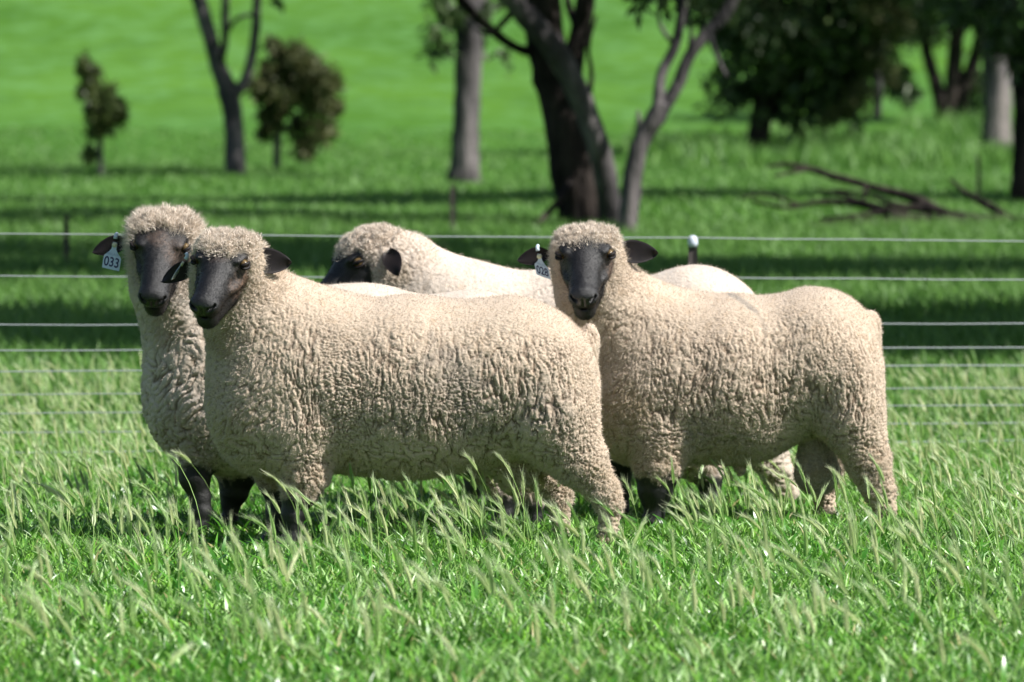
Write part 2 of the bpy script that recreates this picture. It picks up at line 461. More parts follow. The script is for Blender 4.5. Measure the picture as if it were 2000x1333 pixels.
    strands('topknot_fibres', capt + .12 * capm + .22 * edge, spec['locks'] * 8, wl_ * spec.get('tall', 1.) ** .5, .0006, .75 / spec.get('tall', 1.), .0, M_FIB_D, spec['seed'] + 60, 1)
    fm = face * sstep(.26, .20, q[:, 0]) * (nrm[:, 1] < .3)
    strands('face_hair', fm + 1e-9, 9000, .0055, .0005, .5, .6, M_HAIR, spec['seed'] + 90)
    # eyes --------------------------------------------------------------
    def ball(name, c, r, mat, parent, sq=(1, 1, 1), Rm=None, n=16):
        u = np.linspace(0, math.pi, n); v = np.linspace(0, 2 * math.pi, 2 * n, endpoint=False)
        uu, vv = np.meshgrid(u, v, indexing='ij')
        P_ = np.stack([np.sin(uu) * np.cos(vv), np.sin(uu) * np.sin(vv), np.cos(uu)], -1) * np.array(sq) * r
        if Rm is not None: P_ = P_ @ Rm.T
        P_ = P_.reshape(-1, 3) + c; m_ = 2 * n
        fs_ = [[i * m_ + j, (i + 1) * m_ + j, (i + 1) * m_ + (j + 1) % m_, i * m_ + (j + 1) % m_] for i in range(n - 1) for j in range(m_)]
        return mesh_np(name, P_, np.array(fs_), mat, parent)
    for s in (-1, 1):
        ec = L(.064, s * .0770, .026)
        e = ball('eye', ec, .0150 * hs, M_EYE, root)
        out = R @ np.array([.45, s * .9, 0]); out /= np.linalg.norm(out)
        ball('pupil', ec + out * .0108 * hs, .0098 * hs, M_PUPIL, e, (.9, .55, .42), R)
        # lids
        for up_, th in ((1, .55), (-1, -.75)):
            pts = []
            for a in np.linspace(-1.25, 1.25, 9):
                v = np.array([.45, s * .9, 0]); v /= np.linalg.norm(v)
                t_ = np.array([s * v[1], -s * v[0], 0])
                pts.append(ec + R @ (v * math.cos(a) * .0165 + t_ * math.sin(a) * .0185 + np.array([0, 0, 1]) * (math.cos(a) * .0080 * up_ - .002)) * hs)
            tube('eyelid', [np.array(p) for p in pts], [.0022] + [.0050] * 7 + [.0022], M_EAR, root, n=6)
    # ears ----------------------------------------------------------------
    for (bx, by, bd, tx, ty, td, wdt, face_dir, cup) in spec['ears']:
        b = S(bx, by, bd); tpt = S(tx, ty, td); ax = tpt - b; ln = np.linalg.norm(ax); ax /= ln
        fd = np.array(face_dir, float); fd -= ax * (fd @ ax); fd /= np.linalg.norm(fd)
        sd_ = np.cross(ax, fd)
        nu, nv = 18, 11; VV = []
        for side in (1, -1):
            for i in range(nu):
                u = i / (nu - 1)
                prof = [0, .06, .18, .35, .52, .72, .88, .96, 1]; pw = [.42, .55, .82, 1.0, .97, .76, .46, .24, .03]
                w = wdt * .5 * np.interp(u, prof, pw)
                for j in range(nv):
                    v = -1 + 2 * j / (nv - 1)
                    c = b + ax * ln * u - fd * (cup * (1 - v * v) * (1 - .7 * u)) - np.array([0, 0, 1]) * .010 * u * u
                    th = .0028 * (1 - abs(v) ** 3) * side
                    VV.append(c + sd_ * w * v + fd * (th + .006 * math.sin(v * 2.2 + u * 3) * u))
        fq = []
        for sidx in (0, 1):
            o_ = sidx * nu * nv
            for i in range(nu - 1):
                for j in range(nv - 1):
                    a = [o_ + i * nv + j, o_ + i * nv + j + 1, o_ + (i + 1) * nv + j + 1, o_ + (i + 1) * nv + j]
                    fq.append(a if sidx == 0 else a[::-1])
        for i in range(nu - 1):
            for j, fl in ((0, 1), (nv - 1, 0)):
                a = [i * nv + j, (i + 1) * nv + j, nu * nv + (i + 1) * nv + j, nu * nv + i * nv + j]
                fq.append(a if fl else a[::-1])
        mesh_np('ear', VV, np.array(fq), M_EAR, root)
    # hooves ----------------------------------------------------------------
    for g in foot_c:
        a = g.copy(); a[2] = .0; a[0] -= .012
        pts = [a + np.array([0, 0, .0]), a + np.array([0.004, 0, .028])]
        tube('hoof', pts, [.030, .024], M_HOOF, root, n=12)
    # ear tag ----------------------------------------------------------------
    if 'tag' in spec:
        make_tag(spec['tag'], S, root)
    return root

def tube(name, pts, rad, mat, parent=None, n=8, rough=0.0, seed=0, ret=False):
    pts = [np.array(p, float) for p in pts]; V = []; r_ = np.random.default_rng(seed)
    t0 = pts[1] - pts[0]; t0 /= np.linalg.norm(t0)
    ref = np.array([0, 1, 0]) if abs(t0[1]) < .9 else np.array([1, 0, 0])
    for i, p in enumerate(pts):
        t = (pts[min(i + 1, len(pts) - 1)] - pts[max(i - 1, 0)]); t /= np.linalg.norm(t) + 1e-12
        u = ref - t * (ref @ t); u /= np.linalg.norm(u); v = np.cross(t, u); ref = u
        for k in range(n):
            a = 2 * math.pi * k / n
            rr = rad[i] * (1 + rough * r_.normal())
            V.append(p + (u * math.cos(a) + v * math.sin(a)) * rr)
    fq = [[i * n + k, i * n + (k + 1) % n, (i + 1) * n + (k + 1) % n, (i + 1) * n + k] for i in range(len(pts) - 1) for k in range(n)]
    V.append(pts[0]); V.append(pts[-1]); a, b = len(V) - 2, len(V) - 1; e = (len(pts) - 1) * n
    ft = [[a, (k + 1) % n, k] for k in range(n)] + [[b, e + k, e + (k + 1) % n] for k in range(n)]
    if ret: return np.array(V), np.array(fq), np.array(ft)
    return mesh_np(name, V, [np.array(fq), np.array(ft)], mat, parent)

def text_mesh(name, body, size, origin, X, Zv, N, mat, parent, sx=1.0, off=.0004, bold=.0):
    cu = bpy.data.curves.new('t', 'FONT'); cu.body = body; cu.size = size; cu.align_x = 'CENTER'; cu.align_y = 'CENTER'
    cu.extrude = .0002; cu.offset = bold
    ob = bpy.data.objects.new('t', cu); C.objects.link(ob)
    dg = bpy.context.evaluated_depsgraph_get(); me = bpy.data.meshes.new_from_object(ob.evaluated_get(dg))
    n = len(me.vertices); co = np.empty(n * 3, np.float32); me.vertices.foreach_get('co', co); co = co.reshape(-1, 3)
    fs_ = [list(p.vertices) for p in me.polygons]
    bpy.data.objects.remove(ob); bpy.data.curves.remove(cu)
    V = origin + co[:, :1] * sx * X + co[:, 1:2] * Zv + (co[:, 2:3] + off) * N
    m2 = bpy.data.meshes.new(name); pw = parent_world(parent)
    m2.from_pydata([Vector(v) - pw for v in V], [], fs_); m2.update(); m2.materials.append(mat)
    o = bpy.data.objects.new(name, m2); C.objects.link(o); o.parent = parent; bpy.data.meshes.remove(me); return o

def make_tag(t, S, root):
    # t: pin px, centre-bottom px, across dir, half width, number
    top = S(*t['pin']); X = np.array(t['X'], float); X /= np.linalg.norm(X)
    D = np.array(t['D'], float); D /= np.linalg.norm(D); N = np.cross(X, -D) ; N /= np.linalg.norm(N)
    if N[1] > 0: N = -N
    hw, ln = t['hw'], t['len']
    prof = [(-.22, -.02), (-.26, .10), (-.28, .24), (-.50, .36), (-.92, .50), (-1, .56), (-1, .96), (-.95, 1.0), (.95, 1.0), (1, .96), (1, .56), (.92, .50), (.50, .36), (.28, .24), (.26, .10), (.22, -.02)]
    V = []; n = len(prof)
    for th in (0.0008, -0.0008):
        for a, b in prof: V.append(top + X * a * hw + D * b * ln + N * th)
    sides = [[i, (i + 1) % n, n + (i + 1) % n, n + i] for i in range(n)]
    pw = parent_world(root); me = bpy.data.meshes.new('ear_tag')
    me.from_pydata([Vector(v) - pw for v in V], [], [list(range(n))[::-1], list(range(n, 2 * n))] + sides); me.update(); me.materials.append(M_TAG)
    o = bpy.data.objects.new('ear_tag', me); C.objects.link(o); o.parent = root
    # button and the loop over the ear edge
    tube('tag_stud', [top + D * .08 * ln - N * .001, top + D * .08 * ln + N * .006], [.0085, .0075], M_STUD, o, n=14)
    up = top - D * .012
    tube('tag_loop', [up + N * .004, up - D * .006 + N * .005, up - D * .014 + N * .003, up - D * .018 - N * .004], [.0065, .0062, .006, .0055], M_TAG, o, n=10)
    if t.get('num'):
        text_mesh('tag_number', t['num'], ln * .50, top + D * ln * .745, X, -D, N, M_INK, o, sx=.80, off=.0012, bold=.0006)
        text_mesh('small_print', t['small'], ln * .13, top + D * ln * .44, X, -D, N, M_INK2, o, sx=.8, off=.0012)

SHEEP = {}
SHEEP['front'] = dict(
    label='nearest big cream ram standing side-on in front, dark mottled face turned to the camera', Y=17.15, vox=.0034, cx=800, shx=560, top=.78, seed=1, mat=M_WOOL_A,
    body=[('E', 600, 752, 0, 185, 170, .225, .05), ('E', 800, 757, 0, 250, 176, .25, .08), ('E', 1000, 742, 0, 168, 158, .235, .08),
          ('E', 512, 800, 0, 102, 122, .185, .07),
          ('C', 575, 700, 0, 150, 462, 575, -.05, 88, .80, .09),
          ('E', 1082, 775, -.10, 84, 138, .125, .05), ('E', 1082, 765, .10, 84, 130, .125, .05),
          ('E', 1152, 672, 0, 20, 40, .045, .02), ('E', 1018, 905, 0, 36, 42, .05, .012)],
    head=(448, 507, -.13), nose=(-.27, -.84, -.42), roll=.10, hs=.95, capz=-.005,
    legs=[[(590, 840, -.11, 80), (600, 920, -.12, 47), (588, 958, -.12, 36), (578, 978, -.12, 22), (576, 1000, -.12, 23), (572, 1045, -.12, 15), (566, 1070, -.12, 21)],
          [(512, 850, .11, 62), (526, 925, .12, 31), (530, 955, .12, 25), (533, 976, .12, 17), (536, 1005, .12, 20), (534, 1040, .12, 15), (530, 1060, .12, 20)],
          [(1085, 820, -.12, 84), (1130, 895, -.12, 56), (1174, 955, -.12, 31), (1188, 980, -.12, 25), (1186, 1025, -.12, 18), (1180, 1070, -.12, 21)],
          [(1050, 830, .12, 70), (1068, 925, .13, 40), (1092, 970, .13, 26), (1098, 1030, .13, 17), (1092, 1060, .13, 20)]],
    blackz=[.158, .172, .02, .02],
    grey=[(880, 720, 910, 790, 90, .55), (1050, 770, 1080, 800, 60, .35), (840, 760, 800, 800, 70, .35)],
    ears=[(494, 508, -.15, 573, 506, -.13, .080, (-.2, -1, .12), .016), (380, 520, -.03, 314, 544, .02, .056, (.1, -1, .05), .012)],
    tan=[(.075, .078, -.045, .065, 1.), (.12, .06, -.03, .04, .5), (.04, .085, .0, .05, .6), (.07, .0, .05, .05, .35)],
    griz=[(.09, 0, .04, .07, .5), (.07, .06, .03, .06, .8), (.16, .03, 0, .06, .4), (.09, -.06, 0, .06, .6)],
    stain=[(435, 665, .06, .8), (470, 840, .09, .4), (560, 930, .08, .35)],
    tag=dict(pin=(358, 512, -.055), X=(.10, 1, .05), D=(-.55, -.1, -1), hw=.030, len=.058),
    fuzz=120000, locks=3200, shag=1.0, fold=.88)
SHEEP['left'] = dict(
    label='leftmost ram with white ear tag 033, its body hidden behind the nearest ram', tall=1.4, Y=17.95, vox=.0042, cx=660, shx=430, top=.79, seed=2, mat=M_WOOL_B,
    body=[('E', 450, 765, 0, 160, 160, .22, .05), ('E', 690, 733, 0, 240, 180, .25, .08), ('E', 920, 735, 0, 160, 165, .235, .08),
          ('E', 386, 795, 0, 98, 95, .175, .07),
          ('C', 425, 700, 0, 140, 338, 560, -.06, 84, .80, .09)],
    head=(325, 468, -.13), nose=(-.10, -.76, -.60), roll=.06, hs=.99, capz=-.022,
    legs=[[(385, 850, -.09, 46), (384, 930, -.10, 30), (394, 968, -.10, 20), (396, 995, -.10, 20), (394, 1035, -.10, 15), (390, 1055, -.10, 20)],
          [(455, 840, .08, 62), (460, 925, .09, 40), (454, 965, .09, 28), (448, 985, .09, 18), (447, 1020, .09, 15), (442, 1040, .09, 20)],
          [(960, 820, -.12, 80), (1010, 920, -.12, 40), (1040, 975, -.12, 24), (1042, 1010, -.12, 18), (1038, 1035, -.12, 20)],
          [(950, 840, .12, 70), (960, 920, .12, 36), (985, 975, .12, 22), (985, 1010, .12, 18), (980, 1030, .12, 20)]],
    blackz=[.22, .17, .10, .10],
    ears=[(248, 472, .0, 179, 487, .02, .060, (.15, -1, .1), .013), (392, 468, .0, 440, 490, .03, .062, (0, -1, .1), .012)],
    tan=[(.09, .05, .03, .06, .5), (.07, 0, .055, .05, .6)],
    griz=[(.08, 0, .04, .07, .6), (.07, .06, .02, .06, .7), (.15, 0, 0, .06, .3)],
    stain=[(330, 640, .10, .55), (400, 700, .12, .35), (360, 850, .12, .5)],
    tag=dict(pin=(229, 474, -.10), X=(1, -.2, -.22), D=(-.16, -.15, -1), hw=.0285, len=.085, num='033', small='MALLACK'),
    fuzz=45000, locks=3200, shag=1.3, fold=1.15)
SHEEP['back'] = dict(
    label='farthest ram behind the others, woolly head in profile to the left with one ear down', Y=19.05, vox=.0050, cx=1130, shx=880, top=.82, seed=3, mat=M_WOOL_B,
    body=[('E', 935, 690, 0, 150, 163, .225, .05), ('E', 1120, 693, 0, 230, 173, .25, .08), ('E', 1355, 685, 0, 155, 163, .235, .08),
          ('E', 850, 730, 0, 95, 100, .18, .07),
          ('C', 915, 660, 0, 136, 790, 545, -.02, 88, .80, .09)],
    head=(724, 506, -.03), nose=(-.80, -.34, -.50), roll=.0, hs=1.14,
    legs=[[(905, 820, -.11, 55), (930, 900, -.12, 34), (935, 940, -.12, 26), (938, 975, -.12, 19), (934, 990, -.12, 20)],
          [(905, 820, .11, 50), (900, 900, .12, 30), (958, 940, .12, 22), (962, 975, .12, 18), (958, 990, .12, 20)],
          [(1340, 790, -.12, 80), (1350, 880, -.12, 48), (1382, 930, -.12, 26), (1386, 970, -.12, 19), (1382, 990, -.12, 20)],
          [(1440, 790, .12, 80), (1490, 870, .12, 44), (1522, 930, .12, 28), (1540, 975, .12, 20), (1538, 990, .12, 20)]],
    blackz=[.24, .24, .12, .04],
    ears=[(757, 487, -.150, 782, 530, -.205, .066, (-.25, -1, .25), .014), (745, 470, .09, 760, 492, .14, .06, (0, 1, .1), .012)],
    tan=[],
    stain=[(770, 540, .07, .35)],
    fuzz=40000, locks=3200, shag=.8, fold=1.0, cap=1.0, neckdir=70)
SHEEP['right'] = dict(
    label='right-hand ram with ear tag 028, black face to camera, grey streak on its back', Y=18.25, vox=.0036, cx=1450, shx=1260, top=.77, seed=4, mat=M_WOOL_A,
    body=[('E', 1300, 748, 0, 150, 160, .22, .05), ('E', 1430, 740, 0, 192, 165, .245, .07), ('E', 1588, 705, 0, 134, 144, .235, .07),
          ('E', 1232, 805, 0, 84, 100, .18, .07),
          ('C', 1275, 690, 0, 128, 1168, 575, -.06, 84, .82, .09),
          ('E', 1652, 755, -.10, 70, 118, .125, .045), ('E', 1652, 750, .10, 70, 112, .125, .045),
          ('E', 1700, 650, 0, 22, 42, .045, .02), ('C', 1590, 858, 0, 30, 1596, 922, 0, 46, 1.0, .008), ('C', 1440, 890, 0, 14, 1446, 918, 0, 9, 1.0, .01)],
    head=(1145, 493, -.12), nose=(-.06, -.88, -.42), roll=-.02, hs=.99, capz=-.012,
    legs=[[(1288, 840, -.11, 60), (1282, 915, -.12, 44), (1278, 955, -.12, 34), (1277, 972, -.12, 24), (1277, 1000, -.12, 19), (1272, 1025, -.12, 22)],
          [(1220, 850, .11, 50), (1212, 910, .12, 28), (1212, 960, .12, 20), (1212, 1000, .12, 17), (1208, 1020, .12, 20)],
          [(1662, 820, -.12, 62), (1690, 895, -.12, 44), (1712, 955, -.12, 30), (1724, 1000, -.12, 20), (1724, 1030, -.12, 22)],
          [(1650, 800, .12, 58), (1625, 890, .12, 38), (1612, 955, .12, 24), (1616, 1000, .12, 17), (1610, 1020, .12, 20)]],
    blackz=[.165, .25, .03, .03],
    grey=[(1425, 576, 1450, 590, 7, .8), (1450, 590, 1475, 612, 6, .8), (1475, 612, 1490, 640, 8, .3), (1360, 840, 1440, 870, 55, .6), (1590, 800, 1600, 850, 50, .3)],
    ears=[(1202, 491, -.11, 1284, 488, -.10, .078, (-.1, -1, .15), .016), (1072, 497, -.0, 1010, 503, .02, .058, (.2, -1, .1), .014)],
    tan=[(.06, .085, -.03, .05, .8)], scro=(1596, 915, 68),
    griz=[(.06, .08, .0, .05, 1.), (.07, -.075, -.01, .045, .8), (.12, .06, -.02, .04, .5), (.13, 0, .02, .07, .25)],
    stain=[(1190, 690, .08, .25), (1215, 800, .12, .7), (1420, 870, .12, .35), (1595, 920, .05, .8)],
    tag=dict(pin=(1053, 497, -.09), X=(1, -.5, -.35), D=(.20, -.15, -1), hw=.0265, len=.074, num='028', small='MALLACK'),
    fuzz=100000, locks=3200, shag=.9, fold=.68)

for k in ('front', 'left', 'back', 'right'):
    make_sheep(SHEEP[k])

# ------------------------------------------------------------------ ground
def ground_mat():
    t = NT('pasture')
    co = t.n('ShaderNodeTexCoord').outputs['Object']
    mp = t.n('ShaderNodeMapping', inp={'Scale': (1, .35, 1)}); t.t.links.new(co, mp.inputs[0]); v = mp.outputs[0]
    a = t.noise(.16, 5, .6, v); b = t.noise(1.6, 4, .6, v); c = t.noise(9, 3, .7, co)
    far = t.n('ShaderNodeSeparateXYZ'); t.t.links.new(co, far.inputs[0]); yy = far.outputs[1]
    fk = t.n('ShaderNodeMapRange', inp={1: 80., 2: 105.}); t.t.links.new(yy, fk.inputs[0])
    near = t.mix(b, (.036, .120, .012), (.078, .20, .028))
    hill = t.mix(t.ramp(a, [(.3, (0, 0, 0)), (.7, (1, 1, 1))]), (.040, .122, .011), (.088, .208, .020))
    hill = t.mix(t.math('MULTIPLY', t.ramp(b, [(.42, (0, 0, 0)), (.66, (1, 1, 1))]), .75), hill, (.11, .25, .07))
    hill = t.mix(t.math('MULTIPLY', t.ramp(t.noise(.7, 4, .6, v), [(.5, (0, 0, 0)), (.72, (1, 1, 1))]), .5), hill, (.035, .105, .010))
    col = t.mix(fk.outputs[0], near, hill)
    fs_ = t.n('ShaderNodeMapRange', inp={1: 22., 2: 30.}); t.t.links.new(yy, fs_.inputs[0])
    col = t.mix(fs_.outputs[0], t.mix(c, (.016, .040, .006), (.045, .10, .014)), col)
    t.principled(col, .9, t.bump(t.math('ADD', b, c), .6, .08), **{'Specular IOR Level': .1}); return t.m
xs = np.concatenate([np.linspace(-400, -30, 38), np.linspace(-28, 28, 90), np.linspace(30, 400, 38)])
ys = np.concatenate([np.linspace(-60, 8, 12), np.linspace(9, 120, 160), np.linspace(124, 400, 60)])
gx, gy = np.meshgrid(xs, ys, indexing='ij'); zz = gz(gx, gy) - .004
n1, n2 = gx.shape; ii = np.arange(n1 * n2).reshape(n1, n2)
fq = np.stack([ii[:-1, :-1], ii[1:, :-1], ii[1:, 1:], ii[:-1, 1:]], -1).reshape(-1, 4)
tag(mesh_np('ground', np.stack([gx, gy, zz], -1).reshape(-1, 3), fq, ground_mat()), kind='structure')

# ------------------------------------------------------------------ grass
def leaf_mat(name, a, b, tip, transl=.35, rough=.45, spec=.35, stops=None):
    t = NT(name)
    r = t.attr('rnd').outputs['Fac']; h = t.attr('hgt').outputs['Fac']
    c = t.mix(r, a, b) if stops is None else t.ramp(r, stops); c = t.mix(t.math('MULTIPLY', t.math('POWER', h, 2.), .5), c, tip)
    dry = t.math('GREATER_THAN', r, .975)
    c = t.mix(t.math('MULTIPLY', dry, .8), c, (.42, .33, .14))
    p = t.n('ShaderNodeBsdfPrincipled', inp={'Roughness': rough, 'Specular IOR Level': spec})
    tr = t.n('ShaderNodeBsdfTranslucent'); mx = t.n('ShaderNodeMixShader', inp={0: transl})
    t.t.links.new(c, p.inputs[0]); t.t.links.new(c, tr.inputs[0])
    t.t.links.new(p.outputs[0], mx.inputs[1]); t.t.links.new(tr.outputs[0], mx.inputs[2]); t.t.links.new(mx.outputs[0], t.out.inputs[0])
    return t.m
M_GR = leaf_mat('grass_blade', None, None, (.26, .50, .14), .28, .38, .5, [(0, (.010, .045, .004)), (.34, (.072, .235, .008)), (.70, (.22, .49, .032)), (.90, (.56, .73, .36))])
M_GR_FAR = leaf_mat('meadow_blade', (.045, .145, .014), (.155, .31, .055), (.22, .39, .12), .3, .5, .4)
M_HEAD = leaf_mat('barley_head', (.28, .50, .10), (.72, .76, .42), (.95, .96, .80), .35, .40, .6)
M_BROAD = leaf_mat('broad_leaf', (.035, .17, .012), (.11, .34, .03), (.13, .34, .04), .35, .3, .6)

def strip_field(N, root, ht, w, lean, leanx, curve, levels, twist, rng, hroot=0.):
    """blades as curved tapering strips; returns verts, quads, rnd, hgt"""
    a = rng.uniform(0, 2 * math.pi, N)
    dirx = np.cos(a) * lean * rng.uniform(.2, 1, N) + leanx; diry = np.sin(a) * lean * rng.uniform(.2, 1, N)
    fa = rng.uniform(0, math.pi, N) if twist is None else twist
    sx, sy = np.cos(fa) * w * .5, np.sin(fa) * w * .5
    V = np.empty((N, levels, 2, 3), np.float32)
    for i in range(levels):
        t = i / (levels - 1); wt = (1 - t ** 2.2) * (.75 + .5 * t) + .02
        bx = root[:, 0] + dirx * ht * (t * .5 + curve * t * t); by = root[:, 1] + diry * ht * (t * .5 + curve * t * t)
        bz = root[:, 2] + hroot + ht * (t - .38 * t * t * np.clip(curve * np.hypot(dirx, diry) * 1.5, 0, 1.3))
        tw = 1 + .0 * t
        V[:, i, 0] = np.stack([bx - sx * wt, by - sy * wt, bz], -1); V[:, i, 1] = np.stack([bx + sx * wt, by + sy * wt, bz], -1)
    b = (np.arange(N) * levels * 2)[:, None, None]
    f = np.array([[2 * i, 2 * i + 1, 2 * i + 3, 2 * i + 2] for i in range(levels - 1)])[None]
    rnd = np.repeat(rng.uniform(0, 1, N), levels * 2)
    hg = np.tile(np.repeat(np.linspace(0, 1, levels), 2), N)
    return V.reshape(-1, 3), (b + f).reshape(-1, 4), rnd, hg

def field_roots(N, y0, y1, rng, marg=.55, p=1.0):
    y = y0 + (y1 - y0) * rng.uniform(0, 1, N) ** p
    x = rng.uniform(-1, 1, N) * (.093 * y + marg)
    return np.stack([x, y, gz(x, y)], -1)
def clump(R, sc_, lo, seed):
    q = np.stack([R[:, 0] * sc_, R[:, 1] * sc_, np.zeros(len(R))], 1); return lo + (1 - lo) * 2 * vnoise(q, seed).clip(0, .5)

r1 = np.random.default_rng(21)
N = 200000; Rt = field_roots(N, 11.2, 24.5, r1)
hk = .5 + .9 * vnoise(np.stack([Rt[:, 0] * 2.2, Rt[:, 1] * 2.2, Rt[:, 0] * 0], 1), 71)
ht = r1.uniform(.018, .085, N) * hk
pxg = 1000 + F * Rt[:, 0] / Rt[:, 1]
trod = (np.exp(-((pxg - 560) / 90) ** 2) + np.exp(-((pxg - 415) / 75) ** 2) + .8 * np.exp(-((pxg - 1270) / 90) ** 2)).clip(0, 1) * sstep(15.2, 16.2, Rt[:, 1]) * sstep(18.6, 17.8, Rt[:, 1])
ht = ht * (1 - .55 * trod)
V, f, rn, hg = strip_field(N, Rt, ht, r1.uniform(.0035, .0115, N), .85, -.06, .8, 4, None, r1)
tag(mesh_np('grass', V, f, M_GR, None, dict(rnd=rn, hgt=hg)), 'dense short green grass blades covering the near paddock under the sheep', 'grass', kind='stuff')
N = 110000; y = 7 + 19 * r1.uniform(0, 1, N); x = r1.uniform(-1, 1, N) * (.093 * y + 5.0)
out = (np.abs(x) > .093 * y + .5) | (y < 11.2); x = x[out]; y = y[out]; N = len(x); Rt = np.stack([x, y, gz(x, y)], -1)
V, f, rn, hg = strip_field(N, Rt, r1.uniform(.03, .11, N), r1.uniform(.006, .016, N), .85, -.06, .8, 3, None, r1)
tag(mesh_np('paddock_grass', V, f, M_GR, None, dict(rnd=rn, hgt=hg)), 'coarser green grass at the outer margins of the near paddock', 'grass', kind='stuff')
N = 15000; Rt = field_roots(N, 11.2, 24, r1)
V, f, rn, hg = strip_field(N, Rt, r1.uniform(.03, .09, N), r1.uniform(.008, .017, N), 1.1, -.1, .8, 5, None, r1)
tag(mesh_np('broad_leaf_weeds', V, f, M_BROAD, None, dict(rnd=rn * .95, hgt=hg)), 'wider dark green weed leaves mixed through the near grass', 'weeds', kind='stuff')

def barley(N, y0, y1, rng, naw, awn_w, spec_roots=None, marg=.5, hscale=1.0, p=1.):
    Rt = field_roots(N, y0, y1, rng, marg, p)
    hh = rng.uniform(.06, .15, N) * hscale
    if spec_roots is not None:
        Rt = np.array([[a, b, float(gz(a, b))] for a, b, _ in spec_roots]); hh = np.array([c for *_, c in spec_roots]); N = len(Rt)
    if spec_roots is None:
        pg = 1000 + F * Rt[:, 0] / Rt[:, 1]
        td = (np.exp(-((pg - 560) / 100) ** 2) + np.exp(-((pg - 410) / 90) ** 2) + .85 * np.exp(-((pg - 1270) / 100) ** 2) + .6 * np.exp(-((pg - 1690) / 90) ** 2) + .5 * np.exp(-((pg - 1160) / 90) ** 2)).clip(0, 1) * sstep(15.0, 15.8, Rt[:, 1]) * sstep(18.8, 18.0, Rt[:, 1])
        kp = rng.uniform(0, 1, N) > .88 * td
        Rt = Rt[kp]; hh = hh[kp]; N = len(Rt)
    az = rng.normal(math.pi, .8, N); ln = rng.uniform(.05, .62, N) ** 1.2
    dx, dy = np.cos(az) * ln, np.sin(az) * ln
    T = np.linspace(0, 1, 6)
    def pos(t):     # stem curve, t in 0..1
        t = np.asarray(t)
        return np.stack([Rt[:, 0] + dx * hh * (.15 * t + .55 * t ** 2.4), Rt[:, 1] + dy * hh * (.15 * t + .55 * t ** 2.4), Rt[:, 2] + hh * (t - .12 * ln * t ** 3)], -1)
    Vs = []; Fs = []; rn = []; hg = []; off = 0; rr = rng.uniform(0, .95, N)
    fa = rng.uniform(0, math.pi, N); s = np.stack([np.cos(fa), np.sin(fa), fa * 0], -1)
    # stem
    P = np.stack([pos(t) for t in T], 1)
    st = np.stack([P - s[:, None] * .0009, P + s[:, None] * .0009], 2)
    b = (np.arange(N) * 12)[:, None, None]; ff = np.array([[2 * i, 2 * i + 1, 2 * i + 3, 2 * i + 2] for i in range(5)])[None]
    Vs.append(st.reshape(-1, 3)); Fs.append((b + ff).reshape(-1, 4)); rn.append(np.repeat(rr * .2, 12)); hg.append(np.zeros(12 * N)); off += 12 * N
    # head axis continues and droops
    e = P[:, -1]; d = P[:, -1] - P[:, -2]; d /= np.linalg.norm(d, axis=1)[:, None]
    hl = rng.uniform(.040, .070, N) * hscale ** .5
    w = np.stack([np.cos(az), np.sin(az), az * 0], -1)
    def hpos(t):
        t = np.asarray(t).reshape(1, -1, 1)
        return e[:, None] + (d[:, None] * t + (w[:, None] * .55 + np.array([0, 0, -.35])) * ln[:, None, None] * t ** 2) * hl[:, None, None]
    TT = np.linspace(0, 1, 5); A = hpos(TT)
    sd2 = np.cross(d, s); sd2 /= np.linalg.norm(sd2, axis=1)[:, None]
    for q_, wid in ((s, .0056), (sd2, .0056)):
        pr = np.array([.45, 1, .95, .7, .15])[None, :, None] * wid
        st = np.stack([A - q_[:, None] * pr, A + q_[:, None] * pr], 2)
        b = (np.arange(N) * 10)[:, None, None] + off; ff = np.array([[2 * i, 2 * i + 1, 2 * i + 3, 2 * i + 2] for i in range(4)])[None]
        Vs.append(st.reshape(-1, 3)); Fs.append((b + ff).reshape(-1, 4)); rn.append(np.repeat(rr, 10)); hg.append(np.full(10 * N, .3)); off += 10 * N
    # awns
    tt = rng.uniform(0, 1, (N, naw)); base = e[:, None] + (d[:, None] * tt[..., None] + (w[:, None] * .55 + np.array([0, 0, -.35])) * ln[:, None, None] * tt[..., None] ** 2) * hl[:, None, None]
    tang = d[:, None] + (w[:, None] * .55 + np.array([0, 0, -.35])) * ln[:, None, None] * 2 * tt[..., None]
    tang /= np.linalg.norm(tang, axis=2)[..., None]
    an = tang + rng.normal(0, .15, (N, naw, 3)) + np.array([0, 0, .08]); an /= np.linalg.norm(an, axis=2)[..., None]
    al = rng.uniform(.022, .042, (N, naw, 1)) * hscale ** .5
    sdv = np.cross(an, rng.normal(0, 1, (N, naw, 3))); sdv /= np.linalg.norm(sdv, axis=2)[..., None]
    v = np.stack([base - sdv * awn_w, base + sdv * awn_w, base + an * al], 2)
    tri = np.arange(N * naw * 3).reshape(-1, 3) + off
    Vs.append(v.reshape(-1, 3)); rn.append(np.repeat(rr, naw * 3)); hg.append(np.tile([.4, .4, 1.], N * naw))
    return np.concatenate(Vs), [np.concatenate(Fs), tri], np.concatenate(rn), np.concatenate(hg)
V, f, rn, hg = barley(760, 11.6, 17.4, r1, 56, .00070, p=.8, hscale=1.35)
tag(mesh_np('barley_grass', V, f, M_HEAD, None, dict(rnd=rn, hgt=hg)), 'pale nodding seed heads of barley grass standing above the green blades', 'seed heads', kind='stuff')
V, f, rn, hg = barley(3300, 17.4, 27, r1, 38, .0009, p=.8, hscale=1.05)
tag(mesh_np('barley_grass', V, f, M_HEAD, None, dict(rnd=rn, hgt=hg)), 'paler seed heads of barley grass around and behind the sheep towards the fence', 'seed heads', kind='stuff')
